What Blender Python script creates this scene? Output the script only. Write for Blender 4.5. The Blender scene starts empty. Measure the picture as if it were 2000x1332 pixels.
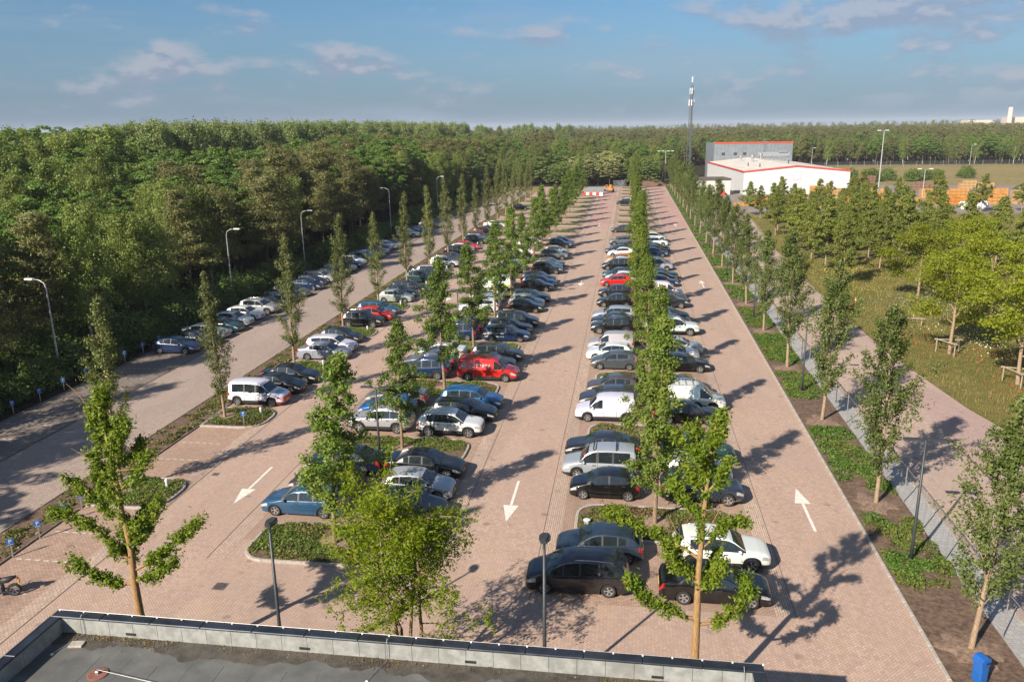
import bpy, bmesh, math, random
import numpy as np
from mathutils import Matrix, Vector
SC = bpy.context.scene
COL = SC.collection
rad = math.radians

# ------------------------------------------------------------------ camera
CAMH = 19.85
PITCH, YAW, ROLL = rad(14.955), rad(8.373), math.atan(0.0145)
cam_d = bpy.data.cameras.new('camera')
cam_d.sensor_width = 36.0
cam_d.lens = 28.0
cam_d.clip_start = 0.5
cam_d.clip_end = 40000
cam = bpy.data.objects.new('camera', cam_d)
COL.objects.link(cam)
cam.matrix_world = (Matrix.Translation((0, 0, CAMH)) @ Matrix.Rotation(YAW, 4, 'Z')
                    @ Matrix.Rotation(math.pi / 2 - PITCH, 4, 'X') @ Matrix.Rotation(-ROLL, 4, 'Z'))
SC.camera = cam
FPX = 1556.0

def proj(x, y, z):
    """world point -> pixel of the 2000 x 1332 photograph"""
    c, s = math.cos(YAW), math.sin(YAW)
    fx = x * c + y * s; fy = -x * s + y * c; fz = z - CAMH
    cp, sp = math.cos(PITCH), math.sin(PITCH)
    F = fy * cp - fz * sp; D = -(fy * sp + fz * cp)
    if F < 1: return (-9999, -9999)
    u = FPX * fx / F; v = FPX * D / F
    cr, sr = math.cos(ROLL), math.sin(ROLL)
    return 1000 + u * cr + v * sr, 666 - u * sr + v * cr

# ------------------------------------------------------------------ sun and sky
SUN_EL = rad(32.5)
SH = Vector((5.535, 8.286, 0)).normalized()          # direction the shadows fall
sun_dir = Vector((-SH.x * math.cos(SUN_EL), -SH.y * math.cos(SUN_EL), math.sin(SUN_EL)))
sun_d = bpy.data.lights.new('sun', 'SUN')
sun_d.energy = 5.0
sun_d.angle = rad(0.53)
sun_d.color = (1.0, 0.885, 0.745)
sun = bpy.data.objects.new('sun', sun_d)
COL.objects.link(sun)
sun.rotation_euler = sun_dir.to_track_quat('Z', 'Y').to_euler()
sun.location = (-30, -40, 60)

W = bpy.data.worlds.new('World')
SC.world = W
W.use_nodes = True
wn, wl = W.node_tree.nodes, W.node_tree.links
wn.clear()

class NT:
    """small helper for writing node trees"""
    def __init__(s, nt): s.n, s.l = nt.nodes, nt.links
    def add(s, typ, **kw):
        nd = s.n.new(typ)
        ins = kw.pop('ins', {})
        for k, v in kw.items(): setattr(nd, k, v)
        for k, v in ins.items(): s.set(nd, k, v)
        return nd
    def set(s, nd, k, v):
        sock = nd.inputs[k]
        if isinstance(v, bpy.types.NodeSocket): s.l.new(v, sock)
        else: sock.default_value = v
    def m(s, op, a, b=0.0, c=0.0):
        nd = s.n.new('ShaderNodeMath'); nd.operation = op
        s.set(nd, 0, a); s.set(nd, 1, b)
        if op in ('MULTIPLY_ADD', 'SMOOTH_MIN', 'COMPARE'): s.set(nd, 2, c)
        return nd.outputs[0]
    def vm(s, op, a, b=(0, 0, 0)):
        nd = s.n.new('ShaderNodeVectorMath'); nd.operation = op
        s.set(nd, 0, a)
        if op == 'SCALE': s.set(nd, 3, b)
        else: s.set(nd, 1, b)
        return nd.outputs[0]
    def noise(s, vec, scale, detail=4, rough=0.55, dist=0.0):
        nd = s.n.new('ShaderNodeTexNoise')
        s.l.new(vec, nd.inputs['Vector'])
        nd.inputs['Scale'].default_value = scale; nd.inputs['Detail'].default_value = detail
        nd.inputs['Roughness'].default_value = rough; nd.inputs['Distortion'].default_value = dist
        return nd.outputs['Fac']
    def ramp(s, f, a, b, lo=0.0, hi=1.0, smooth=True):
        nd = s.n.new('ShaderNodeMapRange')
        if smooth: nd.interpolation_type = 'SMOOTHSTEP'
        s.set(nd, 0, f); s.set(nd, 1, a); s.set(nd, 2, b); s.set(nd, 3, lo); s.set(nd, 4, hi)
        return nd.outputs[0]
    def mix(s, f, a, b, mode='MIX'):
        nd = s.n.new('ShaderNodeMix'); nd.data_type = 'RGBA'; nd.blend_type = mode
        s.set(nd, 0, f)
        for i, v in ((6, a), (7, b)):
            if isinstance(v, tuple) and len(v) == 3: v = v + (1,)
            s.set(nd, i, v)
        return nd.outputs[2]
    def xyz(s, v):
        nd = s.n.new('ShaderNodeSeparateXYZ'); s.l.new(v, nd.inputs[0]); return nd.outputs
    def cxyz(s, x, y, z=0.0):
        nd = s.n.new('ShaderNodeCombineXYZ')
        s.set(nd, 0, x); s.set(nd, 1, y); s.set(nd, 2, z); return nd.outputs[0]

def build_world():
    t = NT(W.node_tree)
    sky = t.add('ShaderNodeTexSky', sky_type='NISHITA', sun_disc=False, sun_elevation=SUN_EL,
                sun_rotation=math.atan2(sun_dir.x, sun_dir.y), altitude=50.0, air_density=1.0,
                dust_density=1.2, ozone_density=2.0)
    tc = t.add('ShaderNodeTexCoord')
    d = tc.outputs['Generated']
    o = t.xyz(d)
    # cumulus scattered low over the horizon: noise on the sky sphere, squashed in height
    def dens(dz):
        q = t.vm('MULTIPLY', t.vm('ADD', d, (0.37, 0.11, dz)), (9.0, 9.0, 24.0))
        return t.noise(q, 1.0, 6, 0.56, 0.15)
    n1, n1u = dens(0.0), dens(0.012)
    big = t.noise(t.vm('MULTIPLY', t.vm('ADD', d, (2.3, 0.9, 0.2)), (2.6, 2.6, 5.0)), 1.0, 2, 0.5)
    side = t.m('MULTIPLY', t.m('ADD', t.m('MULTIPLY', o[0], 0.89), t.m('MULTIPLY', o[1], 0.05)), 0.07)
    cov = t.m('ADD', t.m('ADD', t.m('MULTIPLY', n1, 0.86), t.m('MULTIPLY', big, 0.26)), side)
    cum = t.ramp(cov, 0.555, 0.70)
    lit = t.ramp(t.m('SUBTRACT', n1, n1u), -0.015, 0.075)
    ccol = t.mix(lit, (3.3, 3.85, 5.2), (5.2, 5.3, 6.1))
    fade = t.ramp(o[2], 0.005, 0.05)
    cum = t.m('MULTIPLY', cum, t.m('MULTIPLY', fade, 0.72))
    # thin veil
    n2 = t.noise(t.vm('MULTIPLY', d, (3.0, 3.0, 22.0)), 1.0, 5, 0.6, 0.4)
    veil = t.m('MULTIPLY', t.m('ADD', t.ramp(n2, 0.46, 0.76), t.m('MULTIPLY', side, 2.0)), 0.36)
    base = t.mix(1.0, sky.outputs[0], (0.66, 0.92, 1.15), 'MULTIPLY')
    hz = t.ramp(o[2], 0.0, 0.15, 1.0, 0.0)
    base = t.mix(t.m('MULTIPLY', hz, 0.60), base, (2.2, 3.3, 5.1))
    base = t.mix(veil, base, (4.3, 5.0, 6.3))
    out = t.mix(cum, base, ccol)
    bg = t.add('ShaderNodeBackground', ins={'Color': out, 'Strength': 0.05})
    wo = t.add('ShaderNodeOutputWorld')
    t.l.new(bg.outputs[0], wo.inputs[0])
build_world()

SC.view_settings.view_transform = 'Standard'
SC.view_settings.look = 'None'
SC.view_settings.exposure = 0.86
SC.view_settings.gamma = 1.0
SC.view_settings.use_curve_mapping = False
SC.render.engine = 'CYCLES'
cy = SC.cycles
cy.use_denoising = True
try: cy.denoiser = 'OPENIMAGEDENOISE'
except Exception: pass
cy.max_bounces = 5; cy.diffuse_bounces = 2; cy.glossy_bounces = 2; cy.transmission_bounces = 2
cy.transparent_max_bounces = 8; cy.volume_bounces = 0
cy.caustics_reflective = False; cy.caustics_refractive = False
SC.render.use_persistent_data = False

# ------------------------------------------------------------------ object helpers
def props(o, label=None, cat=None, group=None, kind=None):
    if label: o['label'] = label
    if cat: o['category'] = cat
    if group: o['group'] = group
    if kind: o['kind'] = kind
    return o

def link(name, data, parent=None, loc=(0, 0, 0), rz=0.0, mats=()):
    o = bpy.data.objects.new(name, data)
    COL.objects.link(o)
    o.location = loc
    if rz: o.rotation_euler = (0, 0, rz)
    if parent is not None: o.parent = parent
    return o

def empty(name, loc=(0, 0, 0), rz=0.0):
    o = bpy.data.objects.new(name, None)
    o.empty_display_size = 0.3
    COL.objects.link(o)
    o.location = loc; o.rotation_euler = (0, 0, rz)
    return o

def np_mesh(name, V, F, mats=(), smooth=False, midx=None):
    """mesh from numpy verts and faces (an int array of tris or quads)"""
    V = np.asarray(V, dtype=np.float32); F = np.asarray(F, dtype=np.int32)
    me = bpy.data.meshes.new(name)
    me.vertices.add(len(V)); me.vertices.foreach_set('co', V.ravel())
    k = F.shape[1]
    me.loops.add(F.size); me.loops.foreach_set('vertex_index', F.ravel())
    me.polygons.add(len(F))
    me.polygons.foreach_set('loop_start', np.arange(0, F.size, k, dtype=np.int32))
    me.polygons.foreach_set('loop_total', np.full(len(F), k, dtype=np.int32))
    if midx is not None: me.polygons.foreach_set('material_index', np.asarray(midx, dtype=np.int32))
    if smooth: me.polygons.foreach_set('use_smooth', np.ones(len(F), dtype=bool))
    me.update(calc_edges=True)
    for m in mats: me.materials.append(m)
    return me

class MB:
    """collects boxes, tubes and sheets into one mesh"""
    def __init__(s): s.v, s.f, s.mi = [], [], []
    def quad(s, pts, mi=0):
        b = len(s.v); s.v += [tuple(p) for p in pts]; s.f.append(tuple(range(b, b + len(pts)))); s.mi.append(mi)
    def box(s, x0, x1, y0, y1, z0, z1, mi=0, top_inset=0.0):
        b = len(s.v); t = top_inset
        s.v += [(x0, y0, z0), (x1, y0, z0), (x1, y1, z0), (x0, y1, z0),
                (x0 + t, y0 + t, z1), (x1 - t, y0 + t, z1), (x1 - t, y1 - t, z1), (x0 + t, y1 - t, z1)]
        for q in ((3, 2, 1, 0), (4, 5, 6, 7), (0, 1, 5, 4), (1, 2, 6, 5), (2, 3, 7, 6), (3, 0, 4, 7)):
            s.f.append(tuple(b + i for i in q)); s.mi.append(mi)
        return s
    def bbox(s, x0, x1, y0, y1, z0, z1, bev=0.02, mi=0):
        """box with chamfered top and vertical edges"""
        b = len(s.v); e = bev
        def ring(ix, z):
            return [(x0 + ix, y0 + e, z), (x0 + e, y0 + ix, z), (x1 - e, y0 + ix, z), (x1 - ix, y0 + e, z),
                    (x1 - ix, y1 - e, z), (x1 - e, y1 - ix, z), (x0 + e, y1 - ix, z), (x0 + ix, y1 - e, z)]
        s.v += ring(0, z0) + ring(0, z1 - e) + [(min(max(p[0], x0 + e), x1 - e), min(max(p[1], y0 + e), y1 - e), z1) for p in ring(0, z1)]
        for r in range(2):
            for i in range(8):
                j = (i + 1) % 8
                s.f.append((b + r * 8 + i, b + r * 8 + j, b + r * 8 + 8 + j, b + r * 8 + 8 + i)); s.mi.append(mi)
        s.f.append(tuple(b + 16 + i for i in range(8))); s.mi.append(mi)
        s.f.append(tuple(b + 7 - i for i in range(8))); s.mi.append(mi)
        return s
    def tube(s, pts, rads, n=8, mi=0, cap=True):
        pts = [Vector(p) for p in pts]
        if not hasattr(rads, '__len__'): rads = [rads] * len(pts)
        base = len(s.v)
        up = None
        for i, p in enumerate(pts):
            d = (pts[min(i + 1, len(pts) - 1)] - pts[max(i - 1, 0)])
            d = d.normalized() if d.length > 1e-9 else Vector((0, 0, 1))
            if up is None:
                up = d.orthogonal().normalized()
            else:
                up = (up - d * up.dot(d))
                up = up.normalized() if up.length > 1e-6 else d.orthogonal().normalized()
            w = d.cross(up)
            for k in range(n):
                a = 2 * math.pi * k / n
                s.v.append(tuple(p + (up * math.cos(a) + w * math.sin(a)) * rads[i]))
        for i in range(len(pts) - 1):
            for k in range(n):
                k2 = (k + 1) % n
                s.f.append((base + i * n + k, base + i * n + k2, base + (i + 1) * n + k2, base + (i + 1) * n + k)); s.mi.append(mi)
        if cap:
            s.f.append(tuple(base + k for k in reversed(range(n)))); s.mi.append(mi)
            e = base + (len(pts) - 1) * n
            s.f.append(tuple(e + k for k in range(n))); s.mi.append(mi)
        return s
    def lathe(s, prof, n=16, axis='Z', at=(0, 0, 0), mi=0):
        """prof: (radius, height) pairs"""
        b = len(s.v)
        for r, h in prof:
            for k in range(n):
                a = 2 * math.pi * k / n
                c, q = r * math.cos(a), r * math.sin(a)
                p = (c, q, h) if axis == 'Z' else ((c, h, q) if axis == 'Y' else (h, c, q))
                s.v.append((p[0] + at[0], p[1] + at[1], p[2] + at[2]))
        for i in range(len(prof) - 1):
            for k in range(n):
                k2 = (k + 1) % n
                s.f.append((b + i * n + k, b + i * n + k2, b + (i + 1) * n + k2, b + (i + 1) * n + k)); s.mi.append(mi)
        return s
    def poly(s, outline, z0, z1, mi=0, bottom=False):
        """extruded polygon (outline counter-clockwise)"""
        b = len(s.v); n = len(outline)
        s.v += [(x, y, z0) for x, y in outline] + [(x, y, z1) for x, y in outline]
        for i in range(n):
            j = (i + 1) % n
            s.f.append((b + i, b + j, b + n + j, b + n + i)); s.mi.append(mi)
        s.f.append(tuple(b + n + i for i in range(n))); s.mi.append(mi)
        if bottom: s.f.append(tuple(b + i for i in reversed(range(n)))); s.mi.append(mi)
        return s
    def mesh(s, name, mats, smooth=False, angle=None):
        me = bpy.data.meshes.new(name)
        me.from_pydata(s.v, [], s.f)
        for m in (mats if isinstance(mats, (list, tuple)) else [mats]): me.materials.append(m)
        me.polygons.foreach_set('material_index', s.mi)
        if smooth or angle:
            me.polygons.foreach_set('use_smooth', [True] * len(s.f))
            if angle: me.set_sharp_from_angle(angle=rad(angle))
        me.update()
        return me
    def build(s, name, mats, parent=None, loc=(0, 0, 0), rz=0.0, smooth=False, angle=None):
        return link(name, s.mesh(name, mats, smooth, angle), parent, loc, rz)

def copy_tree(o, parent=None):
    c = o.copy(); COL.objects.link(c); c.parent = parent
    for ch in o.children: copy_tree(ch, c)
    return c

ORD = ['zeroth', 'first', 'second', 'third', 'fourth', 'fifth', 'sixth', 'seventh', 'eighth', 'ninth', 'tenth', 'eleventh',
       'twelfth', 'thirteenth', 'fourteenth', 'fifteenth', 'sixteenth', 'seventeenth', 'eighteenth', 'nineteenth', 'twentieth']
def ordn(n):
    if n <= 20: return ORD[n]
    t, u = divmod(n, 10)
    tens = ['', '', 'twenty', 'thirty', 'forty', 'fifty', 'sixty', 'seventy', 'eighty', 'ninety']
    tenth = ['', '', 'twentieth', 'thirtieth', 'fortieth', 'fiftieth', 'sixtieth', 'seventieth', 'eightieth', 'ninetieth']
    return tenth[t] if u == 0 else tens[t] + '-' + ORD[u]

# ------------------------------------------------------------------ materials
def new_mat(name):
    m = bpy.data.materials.new(name); m.use_nodes = True
    nt = m.node_tree; nt.nodes.clear()
    t = NT(nt)
    out = t.add('ShaderNodeOutputMaterial')
    return m, t, out

def pbsdf(t, out, color, rough=0.6, metal=0.0, spec=0.5, normal=None, coat=0.0):
    b = t.add('ShaderNodeBsdfPrincipled')
    if isinstance(color, tuple) and len(color) == 3: color = color + (1,)
    t.set(b, 'Base Color', color); t.set(b, 'Roughness', rough); t.set(b, 'Metallic', metal)
    t.set(b, 'Specular IOR Level', spec); t.set(b, 'Coat Weight', coat)
    if coat: t.set(b, 'Coat Roughness', 0.04)
    if normal is not None: t.l.new(normal, b.inputs['Normal'])
    t.l.new(b.outputs[0], out.inputs[0])
    return b

def bump(t, h, strength=0.3, dist=0.02):
    nd = t.add('ShaderNodeBump'); nd.inputs['Strength'].default_value = strength
    nd.inputs['Distance'].default_value = dist
    t.l.new(h, nd.inputs['Height']); return nd.outputs[0]

def mat(name, col, rough=0.6, metal=0.0, var=0.18, scale=6.0, spec=0.5, bmp=0.0, coat=0.0, coords='Object', stain=None):
    """plain surface with mottling, and stains of another colour when asked"""
    m, t, out = new_mat(name)
    tc = t.add('ShaderNodeTexCoord'); p = tc.outputs[coords]
    n = t.noise(p, scale, 5, 0.6)
    lo = tuple(c * (1 - var) for c in col); hi = tuple(min(1, c * (1 + var)) for c in col)
    c = t.mix(t.ramp(n, 0.3, 0.7), lo, hi)
    if stain:
        n2 = t.noise(p, scale * 0.23, 4, 0.6, 0.5)
        c = t.mix(t.ramp(n2, 0.5, 0.72, 0, 0.75), c, stain)
    nm = bump(t, t.noise(p, scale * 6, 3), bmp, 0.02) if bmp else None
    pbsdf(t, out, c, rough, metal, spec, nm, coat)
    return m

def leaf_mat(name, a, b, c, trans=0.28, patch=0.35, rough=0.55, oscale=0.6):
    """foliage: three leaf tones picked leaf by leaf, drifting across the crown and from plant to plant"""
    a, b, c = [(q[0] * 1.22, q[1] * 1.34, q[2] * 1.05) for q in (a, b, c)]
    m, t, out = new_mat(name)
    geo = t.add('ShaderNodeNewGeometry'); r = geo.outputs['Random Per Island']
    oi = t.add('ShaderNodeObjectInfo')
    tc = t.add('ShaderNodeTexCoord')
    n = t.noise(t.vm('ADD', tc.outputs['Object'], t.vm('SCALE', (7, 3, 5), oi.outputs['Random'])), oscale, 3)
    col = t.mix(t.ramp(r, 0.0, 1.0), a, b)
    col = t.mix(t.m('MULTIPLY', t.ramp(n, 0.42, 0.68), patch * 2), col, c)
    k = t.ramp(oi.outputs['Random'], 0, 1, 0.80, 1.18, False)
    col = t.mix(1.0, col, t.cxyz(k, t.m('MULTIPLY', k, 0.99), t.m('MULTIPLY', k, 0.95)), 'MULTIPLY')
    p = t.add('ShaderNodeBsdfPrincipled')
    t.set(p, 'Base Color', col); t.set(p, 'Roughness', rough); t.set(p, 'Specular IOR Level', 0.35)
    tr = t.add('ShaderNodeBsdfTranslucent')
    t.set(tr, 'Color', t.mix(1.0, col, (1.25, 1.2, 0.55), 'MULTIPLY'))
    mx = t.add('ShaderNodeMixShader'); mx.inputs[0].default_value = trans
    t.l.new(p.outputs[0], mx.inputs[1]); t.l.new(tr.outputs[0], mx.inputs[2])
    t.l.new(mx.outputs[0], out.inputs[0])
    return m
# ------------------------------------------------------------------ layout of the car park (metres; +Y runs along the rows)
PITCH_Y = 12.2
ISL_B, ISL_C, ISL_E = 38.3, 33.9, 37.8       # first island centres of the three rows
BAY = 2.73
def bay_y(y0, k, j): return y0 + PITCH_Y * k + 2.0 + 1.37 + BAY * j
LOT_END = 278.0

def paver_mat(name, ca, cb, joint, pattern='herring', w=0.105, ratio=2.0, var=0.34, stain=(0.10, 0.08, 0.065), stain_amt=0.5, rough=0.8, warm=None, spots=0.9):
    m, t, out = new_mat(name)
    tc = t.add('ShaderNodeTexCoord'); P = tc.outputs['Object']; o = t.xyz(P)
    if pattern == 'herring':
        k = 1 / (math.sqrt(2) * w)
        a = t.m('MULTIPLY', t.m('ADD', o[0], o[1]), k); b = t.m('MULTIPLY', t.m('SUBTRACT', o[1], o[0]), k)
        i, j = t.m('FLOOR', a), t.m('FLOOR', b)
        fx, fy = t.m('SUBTRACT', a, i), t.m('SUBTRACT', b, j)
        md = t.m('FLOORED_MODULO', t.m('ADD', t.m('SUBTRACT', i, j), 0.25), 4.0)
        isV = t.m('GREATER_THAN', md, 2.0)
        m1 = t.m('MULTIPLY', t.m('GREATER_THAN', md, 1.0), t.m('SUBTRACT', 1.0, isV))
        m2 = t.m('MULTIPLY', isV, t.m('LESS_THAN', md, 3.0))
        def sel(h, v): return t.m('ADD', t.m('MULTIPLY', h, t.m('SUBTRACT', 1.0, isV)), t.m('MULTIPLY', v, isV))
        al = sel(t.m('ADD', fx, m1), t.m('ADD', fy, m2)); ac = sel(fy, fx)
        e = t.m('MINIMUM', t.m('MINIMUM', al, t.m('SUBTRACT', 2.0, al)), t.m('MINIMUM', ac, t.m('SUBTRACT', 1.0, ac)))
        idv = t.cxyz(t.m('SUBTRACT', i, m1), t.m('SUBTRACT', j, m2), t.m('MULTIPLY', isV, 7.3))
    else:
        along, across = (o[1], o[0]) if pattern == 'alongY' else (o[0], o[1])
        b = t.m('DIVIDE', across, w); j = t.m('FLOOR', b)
        sh = t.m('MULTIPLY', t.m('FLOORED_MODULO', j, 2.0), 0.0 if pattern == 'tile' else 0.5)
        a = t.m('ADD', t.m('DIVIDE', along, w * ratio), sh); i = t.m('FLOOR', a)
        fa, fb = t.m('SUBTRACT', a, i), t.m('SUBTRACT', b, j)
        e = t.m('MINIMUM', t.m('MULTIPLY', t.m('MINIMUM', fa, t.m('SUBTRACT', 1.0, fa)), ratio), t.m('MINIMUM', fb, t.m('SUBTRACT', 1.0, fb)))
        idv = t.cxyz(i, j, 2.0)
    wnz = t.add('ShaderNodeTexWhiteNoise', noise_dimensions='3D'); t.l.new(idv, wnz.inputs[0])
    r = wnz.outputs['Value']
    c = t.mix(r, tuple(x * (1 - var * 0.3) for x in ca), tuple(x * (1 + var * 0.3) for x in cb))
    # broad drifts, tyre-worn bands and dirt
    n1 = t.noise(P, 0.09, 4, 0.6); n2 = t.noise(P, 0.7, 5, 0.65, 0.4); n3 = t.noise(t.vm('MULTIPLY', P, (1.0, 0.12, 1)), 0.55, 4, 0.6)
    c = t.mix(t.ramp(n1, 0.35, 0.65, 0, 0.55), c, tuple(x * y for x, y in zip(ca, (0.86, 0.90, 0.96))))
    if warm: c = t.mix(t.ramp(n2, 0.45, 0.75, 0, 0.5), c, warm)
    c = t.mix(t.m('MULTIPLY', t.ramp(n3, 0.50, 0.72), 0.30 * stain_amt), c, stain)
    c = t.mix(t.m('MULTIPLY', t.ramp(n2, 0.62, 0.80), 0.40 * stain_amt), c, stain)
    if spots:   # oil drips, gum and patched bricks
        vo = t.add('ShaderNodeTexVoronoi', ins={'Vector': P, 'Scale': spots}); 
        sp = t.m('MULTIPLY', t.ramp(vo.outputs['Distance'], 0.10, 0.24, 1.0, 0.0), t.ramp(t.noise(P, 0.45, 2), 0.50, 0.62))
        c = t.mix(t.m('MULTIPLY', sp, 0.55), c, stain)
        pt = t.ramp(t.noise(t.vm('MULTIPLY', P, (1.0, 0.35, 1.0)), 0.23, 2, 0.4), 0.60, 0.63)
        c = t.mix(t.m('MULTIPLY', pt, 0.30), c, tuple(x * 1.12 for x in cb))
    edge = t.ramp(e, 0.035, 0.13)
    c = t.mix(edge, joint, c)
    h = t.m('ADD', t.m('MULTIPLY', edge, 1.0), t.m('MULTIPLY', r, 0.25))
    pbsdf(t, out, c, rough, 0, 0.35, bump(t, h, 0.4, 0.006))
    return m

M_AISLE = paver_mat('paving_pink', (0.415, 0.298, 0.235), (0.45, 0.332, 0.267), (0.25, 0.175, 0.135), warm=(0.46, 0.31, 0.21))
M_AISLE_NEW = paver_mat('paving_pink_new', (0.42, 0.265, 0.22), (0.455, 0.30, 0.25), (0.26, 0.165, 0.135), stain_amt=0.25)
M_BAY = paver_mat('paving_bay', (0.36, 0.245, 0.185), (0.41, 0.29, 0.215), (0.15, 0.10, 0.078), 'alongX', 0.105, 2.0, stain_amt=1.0)
M_GUT = paver_mat('paving_gutter', (0.43, 0.32, 0.25), (0.50, 0.38, 0.30), (0.16, 0.11, 0.085), 'alongY', 0.105, 2.0, stain_amt=1.4)
M_ROAD = paver_mat('paving_grey', (0.335, 0.262, 0.218), (0.37, 0.295, 0.25), (0.20, 0.155, 0.13), stain_amt=0.5)
M_BAYL = paver_mat('paving_grey_bay', (0.20, 0.165, 0.14), (0.25, 0.205, 0.175), (0.09, 0.075, 0.065), 'alongX', 0.105, 2.0, stain_amt=1.0)
M_ROAD2 = paver_mat('paving_beige', (0.42, 0.315, 0.255), (0.47, 0.36, 0.29), (0.21, 0.15, 0.12), stain_amt=0.4)
M_ROAD3 = paver_mat('paving_rose', (0.40, 0.285, 0.25), (0.45, 0.325, 0.285), (0.21, 0.13, 0.115), stain_amt=0.3)
M_TILE = paver_mat('paving_tiles', (0.37, 0.36, 0.34), (0.40, 0.39, 0.37), (0.31, 0.30, 0.285), 'alongX', 0.3, 1.0, stain_amt=0.6)
M_KERB = mat('concrete_kerb', (0.35, 0.315, 0.275), 0.85, var=0.22, scale=9, bmp=0.2, stain=(0.22, 0.19, 0.16))
M_SOIL = mat('bare_soil', (0.115, 0.072, 0.048), 0.95, var=0.45, scale=5, bmp=0.9, stain=(0.17, 0.115, 0.078))
M_SOIL_LIGHT = mat('dry_sandy_soil', (0.27, 0.185, 0.13), 0.95, var=0.35, scale=7, bmp=0.8, stain=(0.15, 0.10, 0.07))
M_WHITE_PAINT = mat('road_paint_white', (0.66, 0.63, 0.57), 0.8, var=0.22, scale=22, stain=(0.44, 0.35, 0.28))
M_IRON = mat('cast_iron', (0.10, 0.085, 0.085), 0.6, 0.3, var=0.35, scale=20, bmp=0.5)
M_DARKGAP = mat('dark_joint', (0.11, 0.08, 0.062), 0.95, var=0.4, scale=8)

def field_mat(name, a, b, c, d, s1=0.05, s2=0.6, rough=0.95):
    m, t, out = new_mat(name)
    tc = t.add('ShaderNodeTexCoord'); P = tc.outputs['Object']
    n1 = t.noise(P, s1, 5, 0.6, 0.5); n2 = t.noise(P, s2, 6, 0.7, 0.3); n3 = t.noise(P, s2 * 7, 4, 0.7)
    col = t.mix(t.ramp(n1, 0.38, 0.62), a, b)
    col = t.mix(t.ramp(n2, 0.42, 0.66, 0, 0.85), col, c)
    col = t.mix(t.ramp(n3, 0.5, 0.75, 0, 0.6), col, d)
    pbsdf(t, out, col, rough, 0, 0.1, bump(t, t.m('ADD', n2, n3), 0.9, 0.25))
    return m
M_FIELD = field_mat('rough_grassland', (0.26, 0.205, 0.09), (0.20, 0.175, 0.07), (0.30, 0.235, 0.12), (0.15, 0.135, 0.055))
M_MEADOW = field_mat('meadow_ground', (0.19, 0.165, 0.055), (0.14, 0.14, 0.042), (0.235, 0.185, 0.07), (0.11, 0.11, 0.036), 0.09, 0.9)
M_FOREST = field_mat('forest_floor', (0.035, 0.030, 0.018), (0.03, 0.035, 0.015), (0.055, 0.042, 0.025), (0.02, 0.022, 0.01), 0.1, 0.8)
M_YARD = mat('yard_asphalt', (0.20, 0.175, 0.16), 0.9, var=0.25, scale=0.6, stain=(0.27, 0.235, 0.205))

def sheet(name, pts, z, m, label, kind='structure', cat=None):
    """one flat sheet; pts counter-clockwise; anything denser than a quad is fanned by Blender"""
    me = bpy.data.meshes.new(name)
    me.from_pydata([(x, y, z) for x, y in pts], [], [tuple(range(len(pts)))])
    me.materials.append(m); me.update()
    o = link(name, me); props(o, label, cat, kind=kind)
    return o
def rect(x0, x1, y0, y1): return [(x0, y0), (x1, y0), (x1, y1), (x0, y1)]

# terrain out to the horizon
R = 9000
ring = [(R * math.cos(a), R * math.sin(a)) for a in np.linspace(0, 2 * math.pi, 49)[:-1]]
sheet('ground', ring, -0.07, M_FIELD, 'rough dry grassland reaching to the horizon', cat='ground')
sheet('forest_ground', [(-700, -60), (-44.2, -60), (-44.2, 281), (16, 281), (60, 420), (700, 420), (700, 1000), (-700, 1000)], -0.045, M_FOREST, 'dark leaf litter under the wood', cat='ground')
# car park
sheet('parking_pavement', rect(-29.3, 12.0, 8, 163), 0.0, M_AISLE, 'pinkish herringbone brick paving of the car park', cat='pavement')
sheet('parking_pavement_new', rect(-29.3, 12.0, 163, LOT_END), 0.0, M_AISLE_NEW, 'redder fresh brick paving at the far end of the car park', cat='pavement')
bays = MB()
for x0, x1, y0, y1 in ((-29.3, -25.6, 24, 236), (-18.9, -9.2, 34, 250), (-3.0, 6.5, 30.4, 272)):
    bays.quad([(x0, y0, .004), (x1, y0, .004), (x1, y1, .004), (x0, y1, .004)])
props(bays.build('parking_bays', M_BAY), 'brown brick paving of the parking bays in rows', 'pavement', kind='structure')
gut = MB()
for x0, x1, y0, y1 in ((-25.6, -24.75, 24, 236), (-19.75, -18.9, 32, 250), (-9.2, -8.35, 32, 250), (-3.85, -3.0, 30.4, 272), (6.5, 7.3, 30.4, 272)):
    gut.quad([(x0, y0, .005), (x1, y0, .005), (x1, y1, .005), (x0, y1, .005)])
props(gut.build('gutter', M_GUT), 'pale brick gutter strips between aisles and bays', 'gutter', kind='structure')
gl = MB()
for x, y0, y1 in ((-24.72, 24, 236), (-19.78, 32, 250), (-8.32, 32, 250), (-3.88, 30.4, 272), (7.33, 30.4, 272)):
    gl.quad([(x - .014, y0, .009), (x + .014, y0, .009), (x + .014, y1, .009), (x - .014, y1, .009)])
props(gl.build('gutter_joint', M_DARKGAP), 'dark joint lines along the brick gutters', 'gutter', kind='structure')
# road and bays beside the wood
sheet('side_road', rect(-38.9, -31.75, -20, 262), -0.02, M_ROAD, 'grey brick road running beside the wood', cat='road')
sheet('side_bays', rect(-44.0, -38.9, -20, 190), -0.012, M_BAYL, 'dark brick parking strip at the edge of the wood', cat='pavement')
sheet('side_road_joint', rect(-38.95, -38.8, -20, 190), -0.006, M_DARKGAP, 'dark drainage line between road and wood side bays', cat='gutter')
sheet('soil_strip', rect(-31.6, -29.45, 8, 250), 0.05, M_SOIL, 'bare brown soil strip between road and parking bays', cat='soil')
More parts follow.
